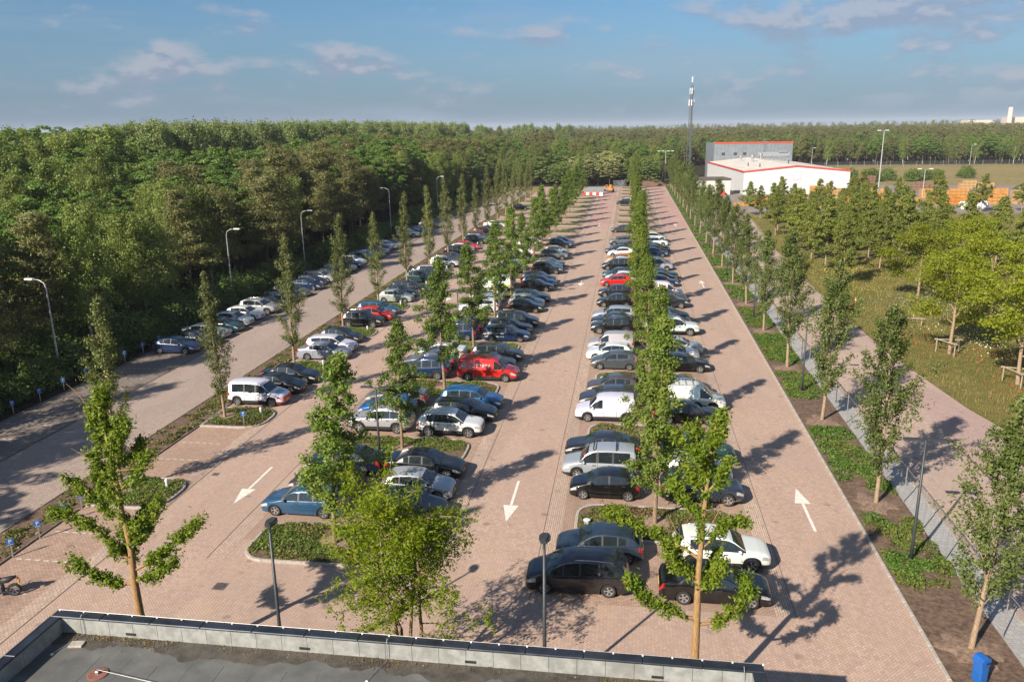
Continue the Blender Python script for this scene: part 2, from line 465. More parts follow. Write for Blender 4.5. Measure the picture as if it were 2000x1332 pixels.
# right hand strip, path, cycle road
sheet('planting_strip', rect(12.15, 15.08, 8, 281), 0.06, M_SOIL, 'brown soil of the tree strip along the car park', cat='soil')
sheet('tile_path', rect(15.1, 16.4, 8, 205), 0.0, M_TILE, 'grey concrete tile path beside the chain link fence', cat='path')
sheet('cycle_road', [(16.4, 8), (20.95, 8), (20.95, 52), (21.4, 60), (22.6, 72.6), (22.9, 84), (23.05, 94), (23.3, 110), (24, 135), (27, 190), (16.4, 205)], -0.01, M_ROAD2, 'beige brick road behind the chain link fence', cat='road')
sheet('access_road', [(18, 8), (40.6, 8), (34.5, 34.6), (28.1, 45.5), (25.6, 51.6), (24.4, 58), (23.2, 73), (23.2, 86), (20, 86)], -0.022, M_ROAD3, 'rose brick road joining from the right edge', cat='road')
sheet('road_seam', [(20.9, 8), (21.05, 8), (21.05, 52), (20.9, 52)], -0.003, M_DARKGAP, 'dark seam between beige and rose brick road', cat='gutter')
sheet('meadow', [(40.3, 8), (160, 8), (160, 188), (27.5, 188), (24.3, 135), (23.6, 110), (23.35, 94), (23.05, 84), (23.05, 72.6), (24.3, 57.8), (25.5, 51.5), (27.9, 45.3), (34.3, 34.3)], -0.03, M_MEADOW, 'flowering meadow right of the brick road', cat='meadow')
sheet('yard', [(27, 190), (150, 196), (165, 275), (24, 285)], -0.03, M_YARD, 'grey paved storage yard in front of the hall', cat='yard')
sheet('dirt_patch', [(8, 279), (24, 279), (27, 330), (-2, 330)], -0.02, field_mat('dry_turf', (0.25, 0.18, 0.075), (0.17, 0.15, 0.055), (0.28, 0.20, 0.10), (0.15, 0.11, 0.05)), 'dry turf beyond the end of the car park', cat='ground')

# ------------------------------------------------------------------ kerbs
M_KERB_DARK = mat('weathered_kerb', (0.17, 0.14, 0.115), 0.9, var=0.3, scale=9, bmp=0.2, stain=(0.10, 0.08, 0.065))
def stone(m, L=0.98, w=0.15, z0=-0.05, z1=0.12):
    b = MB(); b.bbox(0, w, 0.005, L, z0, z1, 0.02); return b.mesh('kerb_stone', m)
KS, KSD = stone(M_KERB), stone(M_KERB_DARK, w=.10, z1=.085)
def kerb_line(name, x, y0, y1, label, n_single, z=0.0, dark=False):
    root = props(empty(name, (x, y0, z)), label, 'kerb', kind='structure')
    n = int(y1 - y0)
    for i in range(min(n, n_single)): link('kerb_stone', KSD if dark else KS, root, (0, i, 0))
    if n > n_single:
        b = MB()
        for i in range(n_single, n): b.box(0, .1 if dark else .15, i + .005, i + .98, -.05, .085 if dark else .12)
        b.build('kerb_run', M_KERB_DARK if dark else M_KERB, root)
    return root
kerb_line('kerb', 12.0, 14, 279, 'long pale kerb on the right side of the car park', 140)
kerb_line('kerb', -29.45, 24, 240, 'weathered kerb behind the bays next to the soil strip', 110, 0.0, True)
kerb_line('kerb', -31.75, 14, 250, 'weathered kerb between side road and soil strip', 110, -0.02, True)
kerb_line('kerb', -44.15, 14, 190, 'weathered kerb along the edge of the wood', 110, -0.02, True)
kerb_line('kerb', 16.3, 14, 205, 'flat pale kerb beside the grey tile path', 100, -0.06)

def rounded(x0, x1, y0, y1, rs, n=5):
    """counter-clockwise outline, corner radii rs = (x0y0, x1y0, x1y1, x0y1)"""
    pts = []
    for (cx, cy, r, a0) in ((x0 + rs[0], y0 + rs[0], rs[0], 180), (x1 - rs[1], y0 + rs[1], rs[1], 270), (x1 - rs[2], y1 - rs[2], rs[2], 0), (x0 + rs[3], y1 - rs[3], rs[3], 90)):
        if r < 0.02: pts.append((cx, cy)); continue
        for i in range(n + 1):
            a = rad(a0 + 90 * i / n); pts.append((cx + r * math.cos(a), cy + r * math.sin(a)))
    return pts
def inset(pts, d):
    n = len(pts); out = []
    for i in range(n):
        a, b, c = Vector(pts[i - 1]), Vector(pts[i]), Vector(pts[(i + 1) % n])
        n1 = (b - a).normalized(); n2 = (c - b).normalized()
        p1 = Vector((-n1.y, n1.x)); p2 = Vector((-n2.y, n2.x))
        q = (p1 + p2)
        q = q / max(q.length_squared / 2, 0.3)
        out.append((b.x + q.x * d, b.y + q.y * d))
    return out
def walk(outer, inner, step=1.0):
    """split a closed double outline into stones about a metre long"""
    n = len(outer); segs = []; cur = [(outer[0], inner[0])]; acc = 0
    for i in range(n):
        a, b = Vector(outer[i]), Vector(outer[(i + 1) % n]); ai, bi = Vector(inner[i]), Vector(inner[(i + 1) % n])
        L = (b - a).length; pos = 0
        while L - pos > step - acc + 1e-6:
            pos += step - acc; t = pos / L
            q = (tuple(a.lerp(b, t)), tuple(ai.lerp(bi, t)))
            cur.append(q); segs.append(cur); cur = [q]; acc = 0
        acc += L - pos; cur.append((tuple(b), tuple(bi)))
    if len(cur) > 1: segs.append(cur)
    return segs
def stone_from(seg, z0, z1, b=None, shrink=0.006):
    b = b or MB(); o = len(b.v); n = len(seg)
    P = [(Vector(a), Vector(c)) for a, c in seg]
    d = (P[1][0] - P[0][0]).normalized() * shrink; P[0] = (P[0][0] + d, P[0][1] + d)
    d = (P[-1][0] - P[-2][0]).normalized() * shrink; P[-1] = (P[-1][0] - d, P[-1][1] - d)
    for a, c in P:
        e = (c - a) * 0.14
        b.v += [(a.x, a.y, z0), (a.x, a.y, z1 - .02), (a.x + e.x, a.y + e.y, z1), (c.x - e.x * .5, c.y - e.y * .5, z1), (c.x, c.y, z1 - .015), (c.x, c.y, z0)]
    for i in range(n - 1):
        for k in range(5):
            b.f.append((o + i * 6 + k, o + i * 6 + 6 + k, o + i * 6 + 7 + k, o + i * 6 + k + 1)); b.mi.append(0)
    b.f.append(tuple(o + k for k in range(6))); b.mi.append(0)
    e = o + (n - 1) * 6
    b.f.append(tuple(e + k for k in reversed(range(6)))); b.mi.append(0)
    return b

M_COVER = leaf_mat('ground_cover_leaf', (0.075, 0.115, 0.022), (0.115, 0.15, 0.03), (0.135, 0.115, 0.04), 0.25, 0.45, oscale=0.5)
M_COVER2 = leaf_mat('ground_cover_leaf_brown', (0.09, 0.105, 0.03), (0.125, 0.13, 0.04), (0.15, 0.10, 0.055), 0.2, 0.5, oscale=0.6)
M_STRIPLEAF = leaf_mat('strip_weed_leaf', (0.055, 0.105, 0.02), (0.095, 0.15, 0.028), (0.13, 0.135, 0.035), 0.25, 0.4, oscale=0.4)

def leaves(C, size, rng, flat=0.0, aspect=0.55, droop=0.0, N=None):
    """leaf-shaped quads at the points C; flat pulls normals upward; N optional outward directions"""
    C = np.asarray(C, dtype=np.float32); n = len(C)
    sz = size * rng.uniform(0.6, 1.35, (n, 1))
    d = rng.normal(size=(n, 3)); d[:, 2] = d[:, 2] * (1 - flat) - droop
    d /= np.linalg.norm(d, axis=1, keepdims=True) + 1e-9
    up = rng.normal(size=(n, 3))
    up[:, 2] += flat * 2.5
    if N is not None: up = up * 0.55 + N * 1.5
    w = np.cross(up, d); w /= np.linalg.norm(w, axis=1, keepdims=True) + 1e-9
    nn = np.cross(d, w)
    a = C - d * sz * 0.5; b = C + w * sz * aspect * 0.5 + nn * sz * 0.08; c = C + d * sz * 0.5; e = C - w * sz * aspect * 0.5 + nn * sz * 0.08
    V = np.stack([a, b, c, e], 1).reshape(-1, 3)
    F = np.arange(4 * n).reshape(-1, 4)
    return V, F

def cover_mesh(name, outline_box, m, n, seed, size=0.13, h=0.30, hole=None, patchy=0.0):
    rng = np.random.default_rng(seed)
    x0, x1, y0, y1 = outline_box
    X = rng.uniform(x0, x1, n); Y = rng.uniform(y0, y1, n)
    cx = rng.uniform(x0, x1, 40); cy_ = rng.uniform(y0, y1, 40); ch = rng.uniform(0.4, 1.0, 40)
    d = np.sqrt((X[:, None] - cx) ** 2 + (Y[:, None] - cy_) ** 2)
    top = np.max(np.clip(1 - d / 0.75, 0, 1) ** 0.6 * ch, axis=1)
    keep = top > patchy + 0.05
    if hole: keep &= np.hypot(X - hole[0], (Y - hole[1])) > hole[2] * rng.uniform(0.7, 1.2, n)
    # rounded ends
    ex = np.minimum(X - x0, x1 - X); ey = np.minimum(Y - y0, y1 - Y)
    keep &= (ex + ey) > 0.55
    X, Y, top = X[keep], Y[keep], top[keep]
    Z = 0.09 + top * h * np.sqrt(rng.uniform(0.05, 1, len(X)))
    V, F = leaves(np.stack([X, Y, Z], 1), size, rng, 0.45)
    return np_mesh(name, V, F, [m])

def make_island(name, w, d, rs, cover_m, seed, single, hole, n_leaf, label):
    """planted bed with kerb, centred on its origin"""
    outer = rounded(-w / 2, w / 2, -d / 2, d / 2, rs); inner = inset(outer, 0.16)
    root = empty(name)
    soil = MB(); soil.poly(inner, -0.02, 0.085); soil.build('soil', M_SOIL, root)
    segs = walk(outer, inner)
    if single:
        for s in segs: stone_from(s, -0.03, 0.12).build('kerb_stone', M_KERB, root)
    else:
        b = MB()
        for s in segs: stone_from(s, -0.03, 0.12, b)
        b.build('kerb', M_KERB, root)
    if hole:
        b = MB(); prof = [(1.0, .09), (0.75, .12), (0.3, .15), (0.0, .155)]
        b.lathe(prof, 14, at=(hole[0], hole[1], 0)); b.build('mulch', M_SOIL_LIGHT, root, smooth=True)
    g = link('ground_cover', cover_mesh('ground_cover', (-w / 2 + .2, w / 2 - .2, -d / 2 + .2, d / 2 - .2), cover_m, n_leaf, seed, hole=hole), root)
    g['kind'] = 'stuff'
    return root

def isl_label(k, what):
    return 'kerbed planting bed, %s from the near end of the %s' % (ordn(k + 1), what)
def place_islands(xc, y0, n, protos, what, group, lo=0):
    out = []
    for k in range(n):
        pr = protos[0 if k <= 7 else 1][k % 2]
        o = pr if not pr.get('used') else copy_tree(pr)
        pr['used'] = 1
        o.location = (xc, y0 + PITCH_Y * k, 0.0)
        out.append((o, k))
    for o, k in out:
        if 'used' in o: del o['used']
        props(o, isl_label(k, what), 'planting bed', group, 'structure')
r4 = (1.25, 1.25, 1.25, 1.25)
def protos(w, d, rs, m, seed, hole, n):
    return [[make_island('planting_island', w, d, rs, m, seed + 10 * q + s, q == 0, hole, n if q == 0 else n // 3, '') for s in (0, 1)] for q in (0, 1)]
PC = protos(8.5, 3.9, r4, M_COVER, 3, (0.1, 0, 0.75), 9000)
PE = protos(8.1, 3.9, r4, M_COVER2, 5, (0.1, 0, 0.75), 7500)
PB = protos(4.4, 3.9, (0.05, 1.5, 1.5, 0.05), M_COVER, 8, (-1.2, 0, 0.7), 4200)
place_islands(-14.0, ISL_C, 18, PC, 'double row left of the middle aisle', 'planting beds of the left double row')
place_islands(1.68, ISL_E, 20, PE, 'double row right of the middle aisle', 'planting beds of the right double row')
place_islands(-27.1, ISL_B, 17, PB, 'single row beside the soil strip', 'planting beds of the single row')

# ------------------------------------------------------------------ painted markings
def arrow_mesh(L=5.0):
    b = MB(); z = 0.0
    b.quad([(-.075, 0, z), (.075, 0, z), (.075, L - 1.9, z), (-.075, L - 1.9, z)])
    b.quad([(-.42, L - 1.9, z), (.42, L - 1.9, z), (0, L, z)])
    return b.mesh('arrow_marking', M_WHITE_PAINT)
AM = arrow_mesh()
ARROWS = [(-21.25, 42.6, 180, 'white arrow painted in the left aisle, pointing to the camera, nearest'),
          (-5.95, 42.3, 180, 'white arrow painted in the middle aisle, pointing to the camera, nearest'),
          (9.72, 38.1, 0, 'white arrow painted in the right aisle, pointing away, nearest'),
          (-21.3, 96.0, 180, 'white arrow painted far along the left aisle behind the trees'),
          (-5.95, 106.5, 180, 'white arrow painted halfway along the middle aisle'),
          (9.72, 101.5, 0, 'white arrow painted halfway along the right aisle'),
          (-5.95, 170.5, 180, 'small white arrow far along the middle aisle'),
          (9.72, 165.5, 0, 'small white arrow far along the right aisle')]
for x, y, a, lab in ARROWS:
    o = link('arrow_marking', AM, None, (x, y, 0.006), rad(a))
    props(o, lab, 'road marking', 'direction arrows on the aisles', 'thing')
dash = MB(); dash.quad([(0, -.045, 0), (.26, -.045, 0), (.26, .045, 0), (0, .045, 0)]); DM = dash.mesh('dash', mat('worn_paint', (0.50, 0.46, 0.40), 0.8, var=0.35, scale=7, stain=(0.38, 0.30, 0.24)))
def bay_line(x0, x1, y, z, lab):
    root = empty('bay_line', (x0, y, z)); n = int((x1 - x0) / 0.48)
    for i in range(n): link('dash', DM, root, (i * 0.48, 0, 0))
    props(root, lab, 'road marking', 'dashed bay lines', 'thing')
n_line = 0
for k in (-1, 0):
    for j in (0, 1, 2) if k < 0 else (1, 2):
        n_line += 1
        bay_line(-29.0, -25.7, bay_y(ISL_B, k, j) - BAY / 2, 0.010, 'white dashed bay line, %s from the near end of the single row' % ordn(n_line))
for i, y in enumerate(np.arange(39.6, 62.5, 2.72)):
    bay_line(-43.6, -39.3, float(y), -0.006, 'faint dashed bay line, %s from the near end beside the wood' % ordn(i + 1))

# covers and drains
def manhole(x, y, lab, s=0.30, roundc=True):
    root = props(empty('manhole_cover', (x, y, 0.004)), lab, 'manhole cover', 'covers and drains in the paving')
    b = MB(); b.bbox(-s, s, -s, s, -.03, .006, .004); b.build('frame', mat('frame_concrete', (0.14, 0.115, 0.105), .8) if not bpy.data.materials.get('frame_concrete') else bpy.data.materials['frame_concrete'], root)
    b = MB()
    if roundc: b.lathe([(s * .92, .006), (s * .92, .010), (0, .012)], 20)
    else:
        for i in range(5): b.box(-s * .85, s * .85, -s * .85 + i * s * .36, -s * .85 + i * s * .36 + s * .22, .006, .012)
    b.build('lid', M_IRON, root)
manhole(-17.9, 29.75, 'round iron manhole cover in a square frame before the left double row')
manhole(-8.0, 31.6, 'small square iron drain before the left double row kerb', 0.2, False)
manhole(-24.2, 41.2, 'narrow iron drain in the gutter of the left aisle', 0.2, False)
manhole(22.2, 48.5, 'brown iron cover in the rose road by the meadow', 0.45)
# ------------------------------------------------------------------ flat roofed building under the camera
M_COPING = mat('coping_metal', (0.042, 0.05, 0.065), 0.38, 0.55, var=0.35, scale=1.6, spec=0.6, stain=(0.075, 0.08, 0.09))
M_FELT_WALL = mat('parapet_felt', (0.26, 0.268, 0.252), 0.9, var=0.2, scale=3.5, bmp=0.25, stain=(0.19, 0.19, 0.17))
M_FELT = mat('roof_felt', (0.115, 0.117, 0.11), 0.75, var=0.22, scale=0.9, bmp=0.15, stain=(0.052, 0.05, 0.045))
M_FELT_WET = mat('roof_felt_dirty', (0.065, 0.058, 0.048), 0.7, var=0.4, scale=2.2, bmp=0.3, stain=(0.10, 0.085, 0.065))
M_BRICKWALL = mat('facade_brick', (0.16, 0.10, 0.08), 0.85, var=0.3, scale=12)
M_GALV = mat('galvanised_steel', (0.45, 0.46, 0.47), 0.45, 0.7, var=0.15, scale=8)
M_WHITE_PLASTIC = mat('white_plastic', (0.72, 0.71, 0.68), 0.5, var=0.08, scale=10)
M_BLACK = mat('black_plastic', (0.02, 0.02, 0.022), 0.55, var=0.2, scale=10)
BX0, BX1, BY0, BY1 = -18.08, 4.13, -16.0, 20.45
ZT, ZR, CW = 4.92, 4.33, 0.34
bld = props(empty('flat_roof_building', ((BX0 + BX1) / 2, BY1 - 10, 0)), 'low flat roofed building with dark metal coping, seen from above', 'building')
BO = bld.location
def bl(x, y): return x - BO.x, y - BO.y
def bpart(b, name, m, **k): return b.build(name, m, bld, (-BO.x, -BO.y, 0), **k)
b = MB(); b.box(BX0 + .05, BX1 - .05, BY0 + .05, BY1 - .05, -.2, ZR - .02); bpart(b, 'wall', M_BRICKWALL)
b = MB(); b.quad([(BX0 + CW, BY0 + CW, ZR), (BX1 - CW, BY0 + CW, ZR), (BX1 - CW, BY1 - CW, ZR), (BX0 + CW, BY1 - CW, ZR)])
deck = bpart(b, 'roof_deck', M_FELT)
rng = np.random.default_rng(4)
# felt strips lapped on the deck, running away from the front parapet
x = BX0 + CW + .02; i = 0
while x < BX1 - CW - .9:
    b = MB(); h = .005 + .004 * (i % 2); y1 = BY1 - CW - .95 - .25 * (i % 3 == 0)
    b.box(x, x + .99, 6.0, y1, ZR + .001, ZR + h); bp = b.build('felt_strip', M_FELT, deck); x += 1.0; i += 1
# dirty band along the front parapet
b = MB(); xs = np.linspace(BX0 + CW + .01, BX1 - CW - .01, 160)
wv = .62 + .16 * np.sin(xs * .9) + .10 * np.sin(xs * 2.3 + 1) + .07 * np.sin(xs * 5.7) + np.convolve(rng.normal(0, .13, 162), [.33] * 3, 'valid')
for q in range(159):
    b.quad([(xs[q], BY1 - CW - wv[q], ZR + .013), (xs[q + 1], BY1 - CW - wv[q + 1], ZR + .013), (xs[q + 1], BY1 - CW, ZR + .013), (xs[q], BY1 - CW, ZR + .013)])
bpart(b, 'silt_band', M_FELT_WET)
def parapet(side):
    if side == 'front': L = BX1 - BX0 - 2 * CW; n = 26
    else: L = BY1 - BY0 - 2 * CW; n = 42
    step = L / n
    for i in range(n):
        a, c = i * step + .006, (i + 1) * step - .006
        b = MB()
        if side == 'front': b.box(BX0 + CW + a, BX0 + CW + c, BY1 - CW - .004, BY1 - CW + .09, ZR - .01, ZT - .055)
        elif side == 'left': b.box(BX0 + CW - .09, BX0 + CW + .004, BY0 + CW + a, BY0 + CW + c, ZR - .01, ZT - .055)
        else: b.box(BX1 - CW - .004, BX1 - CW + .09, BY0 + CW + a, BY0 + CW + c, ZR - .01, ZT - .055)
        bpart(b, 'parapet_panel', M_FELT_WALL)
        if side == 'front' and i in (2, 8, 14, 20, 25) or (side != 'front' and i % 2): pass
for s in ('front', 'left', 'right'): parapet(s)
b = MB()   # parapet core and outer face
b.box(BX0 + .03, BX1 - .03, BY1 - CW + .095, BY1 - .03, ZR - .3, ZT - .06)
b.box(BX0 + .03, BX0 + CW - .095, BY0, BY1 - CW + .09, ZR - .3, ZT - .06)
b.box(BX1 - CW + .095, BX1 - .03, BY0, BY1 - CW + .09, ZR - .3, ZT - .06)
bpart(b, 'parapet', M_BRICKWALL)
def coping(x0, x1, y0, y1):
    b = MB(); b.bbox(x0, x1, y0, y1, ZT - .055, ZT, .018); return bpart(b, 'coping', M_COPING)
n = 13; st = (BX1 - BX0) / n
for i in range(n): coping(BX0 + i * st + .004, BX0 + (i + 1) * st - .004, BY1 - CW - .015, BY1 + .02)
for i in range(18):
    y = BY1 - CW - .02 - 2 * i
    coping(BX0 - .02, BX0 + CW + .015, y - 1.99, y); coping(BX1 - CW - .015, BX1 + .02, y - 1.99, y)
clip = MB(); clip.bbox(-.025, .025, -.03, .03, 0, .03, .006); CLIP = clip.mesh('wire_clip', M_WHITE_PLASTIC)
for i in range(27): link('wire_clip', CLIP, bld, (BX0 + .1 + i * .85 - BO.x, BY1 - .03 - BO.y, ZT))
b = MB(); b.tube([(BX0 + .05, BY1 - .03, ZT + .028), (BX1 - .05, BY1 - .03, ZT + .028)], .007, 6); bpart(b, 'conductor_wire', M_GALV)
b = MB(); b.tube([(BX0 + .03, BY1 - .05, ZT + .028), (BX0 + .03, BY0, ZT + .028)], .007, 6); bpart(b, 'conductor_wire', M_GALV)
slot = MB(); slot.box(-.17, .17, -.012, .002, 0, .085); SLOT = slot.mesh('overflow_slot', M_BLACK)
for x in (-15.35, -9.55, -4.35, 1.15): link('overflow_slot', SLOT, bld, (x - BO.x, BY1 - CW - .006 - BO.y, ZR + .10))

# things on the roof
def lightning_stub(x, lab):
    r = props(empty('lightning_conductor', (x, BY1 - CW - .08, ZR)), lab, 'lightning rod', 'lightning conductors on the parapet')
    b = MB(); b.tube([(0, 0, .02), (0, 0, .62), (0, .1, .70), (0, .2, .62)], .009, 6); b.build('down_wire', M_GALV, r)
    b = MB(); b.tube([(0, 0, .025), (-.25, -.75, .03), (-.32, -1.0, .03)], .01, 6); b.build('ground_wire', M_GALV, r)
    b = MB(); b.lathe([(.05, .006), (.05, .03), (.02, .05), (0, .055)], 10, at=(-.32, -1.0, 0)); b.build('foot', M_WHITE_PLASTIC, r)
lightning_stub(-17.0, 'bent wire conductor in the left corner of the flat roof')
lightning_stub(-6.9, 'bent wire conductor at the middle of the roof parapet')
lightning_stub(3.55, 'bent wire conductor near the right corner of the roof')
M_REDSTONE = mat('red_roof_plate', (0.20, 0.085, 0.062), 0.85, var=0.2, scale=8)
r = props(empty('anchor_plate', (-15.3, 18.35, ZR + .01)), 'round red roof anchor plate with steel eye at the roof cable', 'roof anchor')
b = MB(); b.lathe([(.30, 0), (.30, .02), (.27, .03), (0, .032)], 24); b.build('plate', M_REDSTONE, r)
b = MB(); b.bbox(-.05, .05, -.05, .05, .03, .12, .01); b.tube([(0, 0, .1), (0, 0, .17)], .025, 8); b.build('eye', M_GALV, r)
o = MB().tube([(-15.3, 18.35, ZR + .17), (-10, 17.55, ZR + .12), (-4.0, 16.6, ZR + .14)], .006, 6).build('safety_cable', M_GALV)
props(o, 'white safety cable stretched over the flat roof', 'cable')
o = MB().bbox(-.22, .22, -.15, .15, 0, .06, .015).build('concrete_paver', M_KERB, None, (-16.85, 19.55, ZR + .014), .15); props(o, 'loose grey concrete paver in the roof corner', 'paver')
r = props(empty('roof_drain', (-0.9, 19.35, ZR + .012)), 'square black drain grate on the flat roof', 'drain')
b = MB(); b.bbox(-.19, .19, -.19, .19, 0, .03, .01); b.build('frame', M_BLACK, r)
for q in range(5): MB().box(-.15, .15, -.15 + q * .065, -.11 + q * .065, .031, .07).build('bar', M_BLACK, r)
# leaf litter
M_LITTER = leaf_mat('dead_leaf', (0.14, 0.085, 0.04), (0.20, 0.13, 0.06), (0.08, 0.05, 0.03), 0.1)
n = 2600
X = rng.uniform(BX0 + CW + .05, BX1 - CW - .05, n); Yd = np.abs(rng.normal(0, .22, n)) + .02
k = rng.uniform(0, 1, n) < (.18 + .8 * np.clip(np.sin(X * .8 + 1), 0, 1) ** 3 + (X < -16) * .8)
V, F = leaves(np.stack([X[k], BY1 - CW - Yd[k], np.full(k.sum(), ZR + .03)], 1), .06, rng, .8)
o = link('leaf_litter', np_mesh('leaf_litter', V, F, [M_LITTER])); props(o, 'dry brown leaves and silt blown against the roof parapet', 'leaves', kind='stuff')
# ------------------------------------------------------------------ trees
def bark(name, a, b, scale=8):
    m, t, out = new_mat(name)
    tc = t.add('ShaderNodeTexCoord'); P = t.vm('MULTIPLY', tc.outputs['Object'], (3, 3, 0.7))
    n = t.noise(P, scale, 5, 0.65, 0.4)
    pbsdf(t, out, t.mix(t.ramp(n, .35, .65), a, b), .9, 0, .2, bump(t, n, .7, .03)); return m
BK_OAK = bark('bark_tan', (0.22, 0.155, 0.10), (0.36, 0.27, 0.185))
BK_PLANE = bark('bark_brown', (0.17, 0.115, 0.075), (0.30, 0.215, 0.145))
BK_PINE = bark('bark_pine', (0.07, 0.045, 0.032), (0.15, 0.09, 0.06))
BK_BIRCH = bark('bark_birch', (0.22, 0.20, 0.18), (0.62, 0.58, 0.53), 4)
BK_DARK = bark('bark_dark', (0.055, 0.042, 0.032), (0.12, 0.095, 0.07))
BK_POLLARD = bark('bark_pollard', (0.24, 0.14, 0.06), (0.36, 0.235, 0.11))
L_SLIM = leaf_mat('leaf_slim_oak', (0.085, 0.098, 0.032), (0.125, 0.137, 0.05), (0.145, 0.14, 0.058), .25)
L_STRIP = leaf_mat('leaf_strip_oak', (0.062, 0.085, 0.022), (0.10, 0.125, 0.036), (0.125, 0.135, 0.045), .25)
L_PLANE = leaf_mat('leaf_plane', (0.075, 0.12, 0.02), (0.12, 0.168, 0.03), (0.15, 0.18, 0.038), .34)
L_HEDGE = leaf_mat('leaf_hornbeam', (0.085, 0.12, 0.02), (0.13, 0.168, 0.03), (0.16, 0.18, 0.036), .34)
L_POLL = leaf_mat('leaf_pollard', (0.10, 0.145, 0.012), (0.155, 0.20, 0.018), (0.18, 0.205, 0.022), .38)
L_LOCUST = leaf_mat('leaf_locust', (0.15, 0.2, 0.008), (0.2, 0.245, 0.012), (0.225, 0.245, 0.016), 0.5)
L_MAPLE = leaf_mat('leaf_maple_bright', (0.165, 0.19, 0.014), (0.225, 0.24, 0.02), (0.25, 0.245, 0.03), 0.5)
L_GROVE = leaf_mat('leaf_grove', (0.12, 0.14, 0.03), (0.17, 0.185, 0.045), (0.2, 0.195, 0.055), 0.4)
L_PINE = leaf_mat('needle_pine', (0.082, 0.082, 0.034), (0.132, 0.126, 0.053), (0.165, 0.146, 0.066), .18)
L_PINE2 = leaf_mat('needle_pine_far', (0.0744, 0.0792, 0.0336), (0.12, 0.1176, 0.0504), (0.156, 0.1344, 0.0624), .15)
L_BIRCH = leaf_mat('leaf_birch', (0.115, 0.145, 0.042), (0.165, 0.195, 0.06), (0.19, 0.205, 0.07), 0.35)
L_OAK = leaf_mat('leaf_oak', (0.055, 0.1, 0.02), (0.095, 0.15, 0.03), (0.13, 0.175, 0.036), 0.3)
L_POPLAR = leaf_mat('leaf_poplar', (0.115, 0.145, 0.066), (0.175, 0.205, 0.095), (0.2, 0.22, 0.105), 0.3)
L_BUSH = leaf_mat('leaf_bush', (0.054, 0.09, 0.0216), (0.102, 0.138, 0.036), (0.138, 0.15, 0.048), .25)
L_BLOOM = leaf_mat('leaf_flowering', (0.12, 0.135, 0.055), (0.21, 0.20, 0.10), (0.30, 0.27, 0.16), .25)

def curve(p0, d, L, rng, n=4, bend=0.15, lift=0.0):
    """n+1 points of a wandering branch"""
    d = np.array(d, float); d /= np.linalg.norm(d); pts = [np.array(p0, float)]
    for i in range(n):
        d = d + rng.normal(0, bend, 3) + np.array([0, 0, lift]); d /= np.linalg.norm(d)
        pts.append(pts[-1] + d * L / n)
    return pts

class Tree:
    def __init__(s, seed): s.rng = np.random.default_rng(seed); s.w = MB(); s.C = []; s.N = []
    def limb(s, pts, r0, r1, n=5):
        k = len(pts); s.w.tube(pts, [r0 + (r1 - r0) * i / (k - 1) for i in range(k)], n, cap=False)
    def puff(s, c, n, sp, flat=0.7):
        q = s.rng.normal(size=(n, 3)) * sp; q[:, 2] *= flat; s.put(np.asarray(c), q)
    def put(s, c, q, axis=0.45):
        nn = q / (np.linalg.norm(q, axis=1, keepdims=True) + 1e-6); P = c + q
        ax = P * np.array([1, 1, 0]); ax = ax / (np.linalg.norm(ax, axis=1, keepdims=True) + .6)
        nn = nn + ax * axis; nn[:, 2] += .25
        s.C.append(P); s.N.append(nn)
    def along(s, pts, n, sp, t0=0.2):
        P = np.array(pts); k = len(P) - 1
        t = s.rng.uniform(t0, 1.0, n) * k; i = np.minimum(t.astype(int), k - 1); f = (t - i)[:, None]
        s.put(P[i] * (1 - f) + P[i + 1] * f, s.rng.normal(size=(n, 3)) * sp)
    def meshes(s, name, leaf_m, bark_m, size, flat=0.2, aspect=0.6, droop=0.0):
        C, Nn = np.concatenate(s.C), np.concatenate(s.N)
        k = C[:, 2] > 0.3; C, Nn = C[k], Nn[k]
        V, F = leaves(C, size, s.rng, flat, aspect, droop, Nn)
        return (s.w.mesh(name + '_trunk', bark_m, smooth=True), np_mesh(name + '_crown', V, F, [leaf_m]))

def t_slim(seed, H=12.0, R=1.25, z0=2.3, leafn=6500, size=.17, leaf=L_SLIM, bk=BK_OAK, top_bare=0.75, dens=1.0, pw=0.8):
    """upright oak: narrow crown, steep branches, thin leader on top"""
    t = Tree(seed); r = t.rng
    tr = curve((0, 0, 0), (0, 0, 1), H, r, 9, .018)
    t.limb(tr, .13, .012, 8)
    P = np.array(tr)
    nb = 46
    for i in range(nb):
        u = (i + r.uniform(0, 1)) / nb; z = z0 + (H - z0 - .4) * u ** 1.1
        k = min(int(z / H * 9), 8); base = P[k] + (P[k + 1] - P[k]) * (z / H * 9 - k)
        env = R * min(1.0, .35 + 2.6 * u) * (1 - u) ** pw * 1.12 + .10
        env = max(.12, env) * r.uniform(.6, 1.25)
        a = i * 2.4 + r.uniform(-.4, .4)
        el = r.uniform(1.1, 1.9)
        br = curve(base, (math.cos(a), math.sin(a), el), env * math.hypot(1, el), r, 4, .08, .10)
        t.limb(br, .03 * (1 - .7 * u), .006, 4)
        q = dens * (1.0 if u < top_bare else .45)
        t.along(br, int(leafn / nb * .55 * q), .13, .25)
        for _ in range(3):
            s0 = br[r.integers(1, 4)]; d = np.array([math.cos(a + r.uniform(-1.3, 1.3)), math.sin(a + r.uniform(-1.3, 1.3)), r.uniform(.1, 1.4)])
            tw = curve(s0, d, env * r.uniform(.3, .7), r, 2, .15)
            t.along(tw, int(leafn / nb * .15 * q), .12, .2)
    return t.meshes('slim_tree', leaf, bk, size, .1, .6)

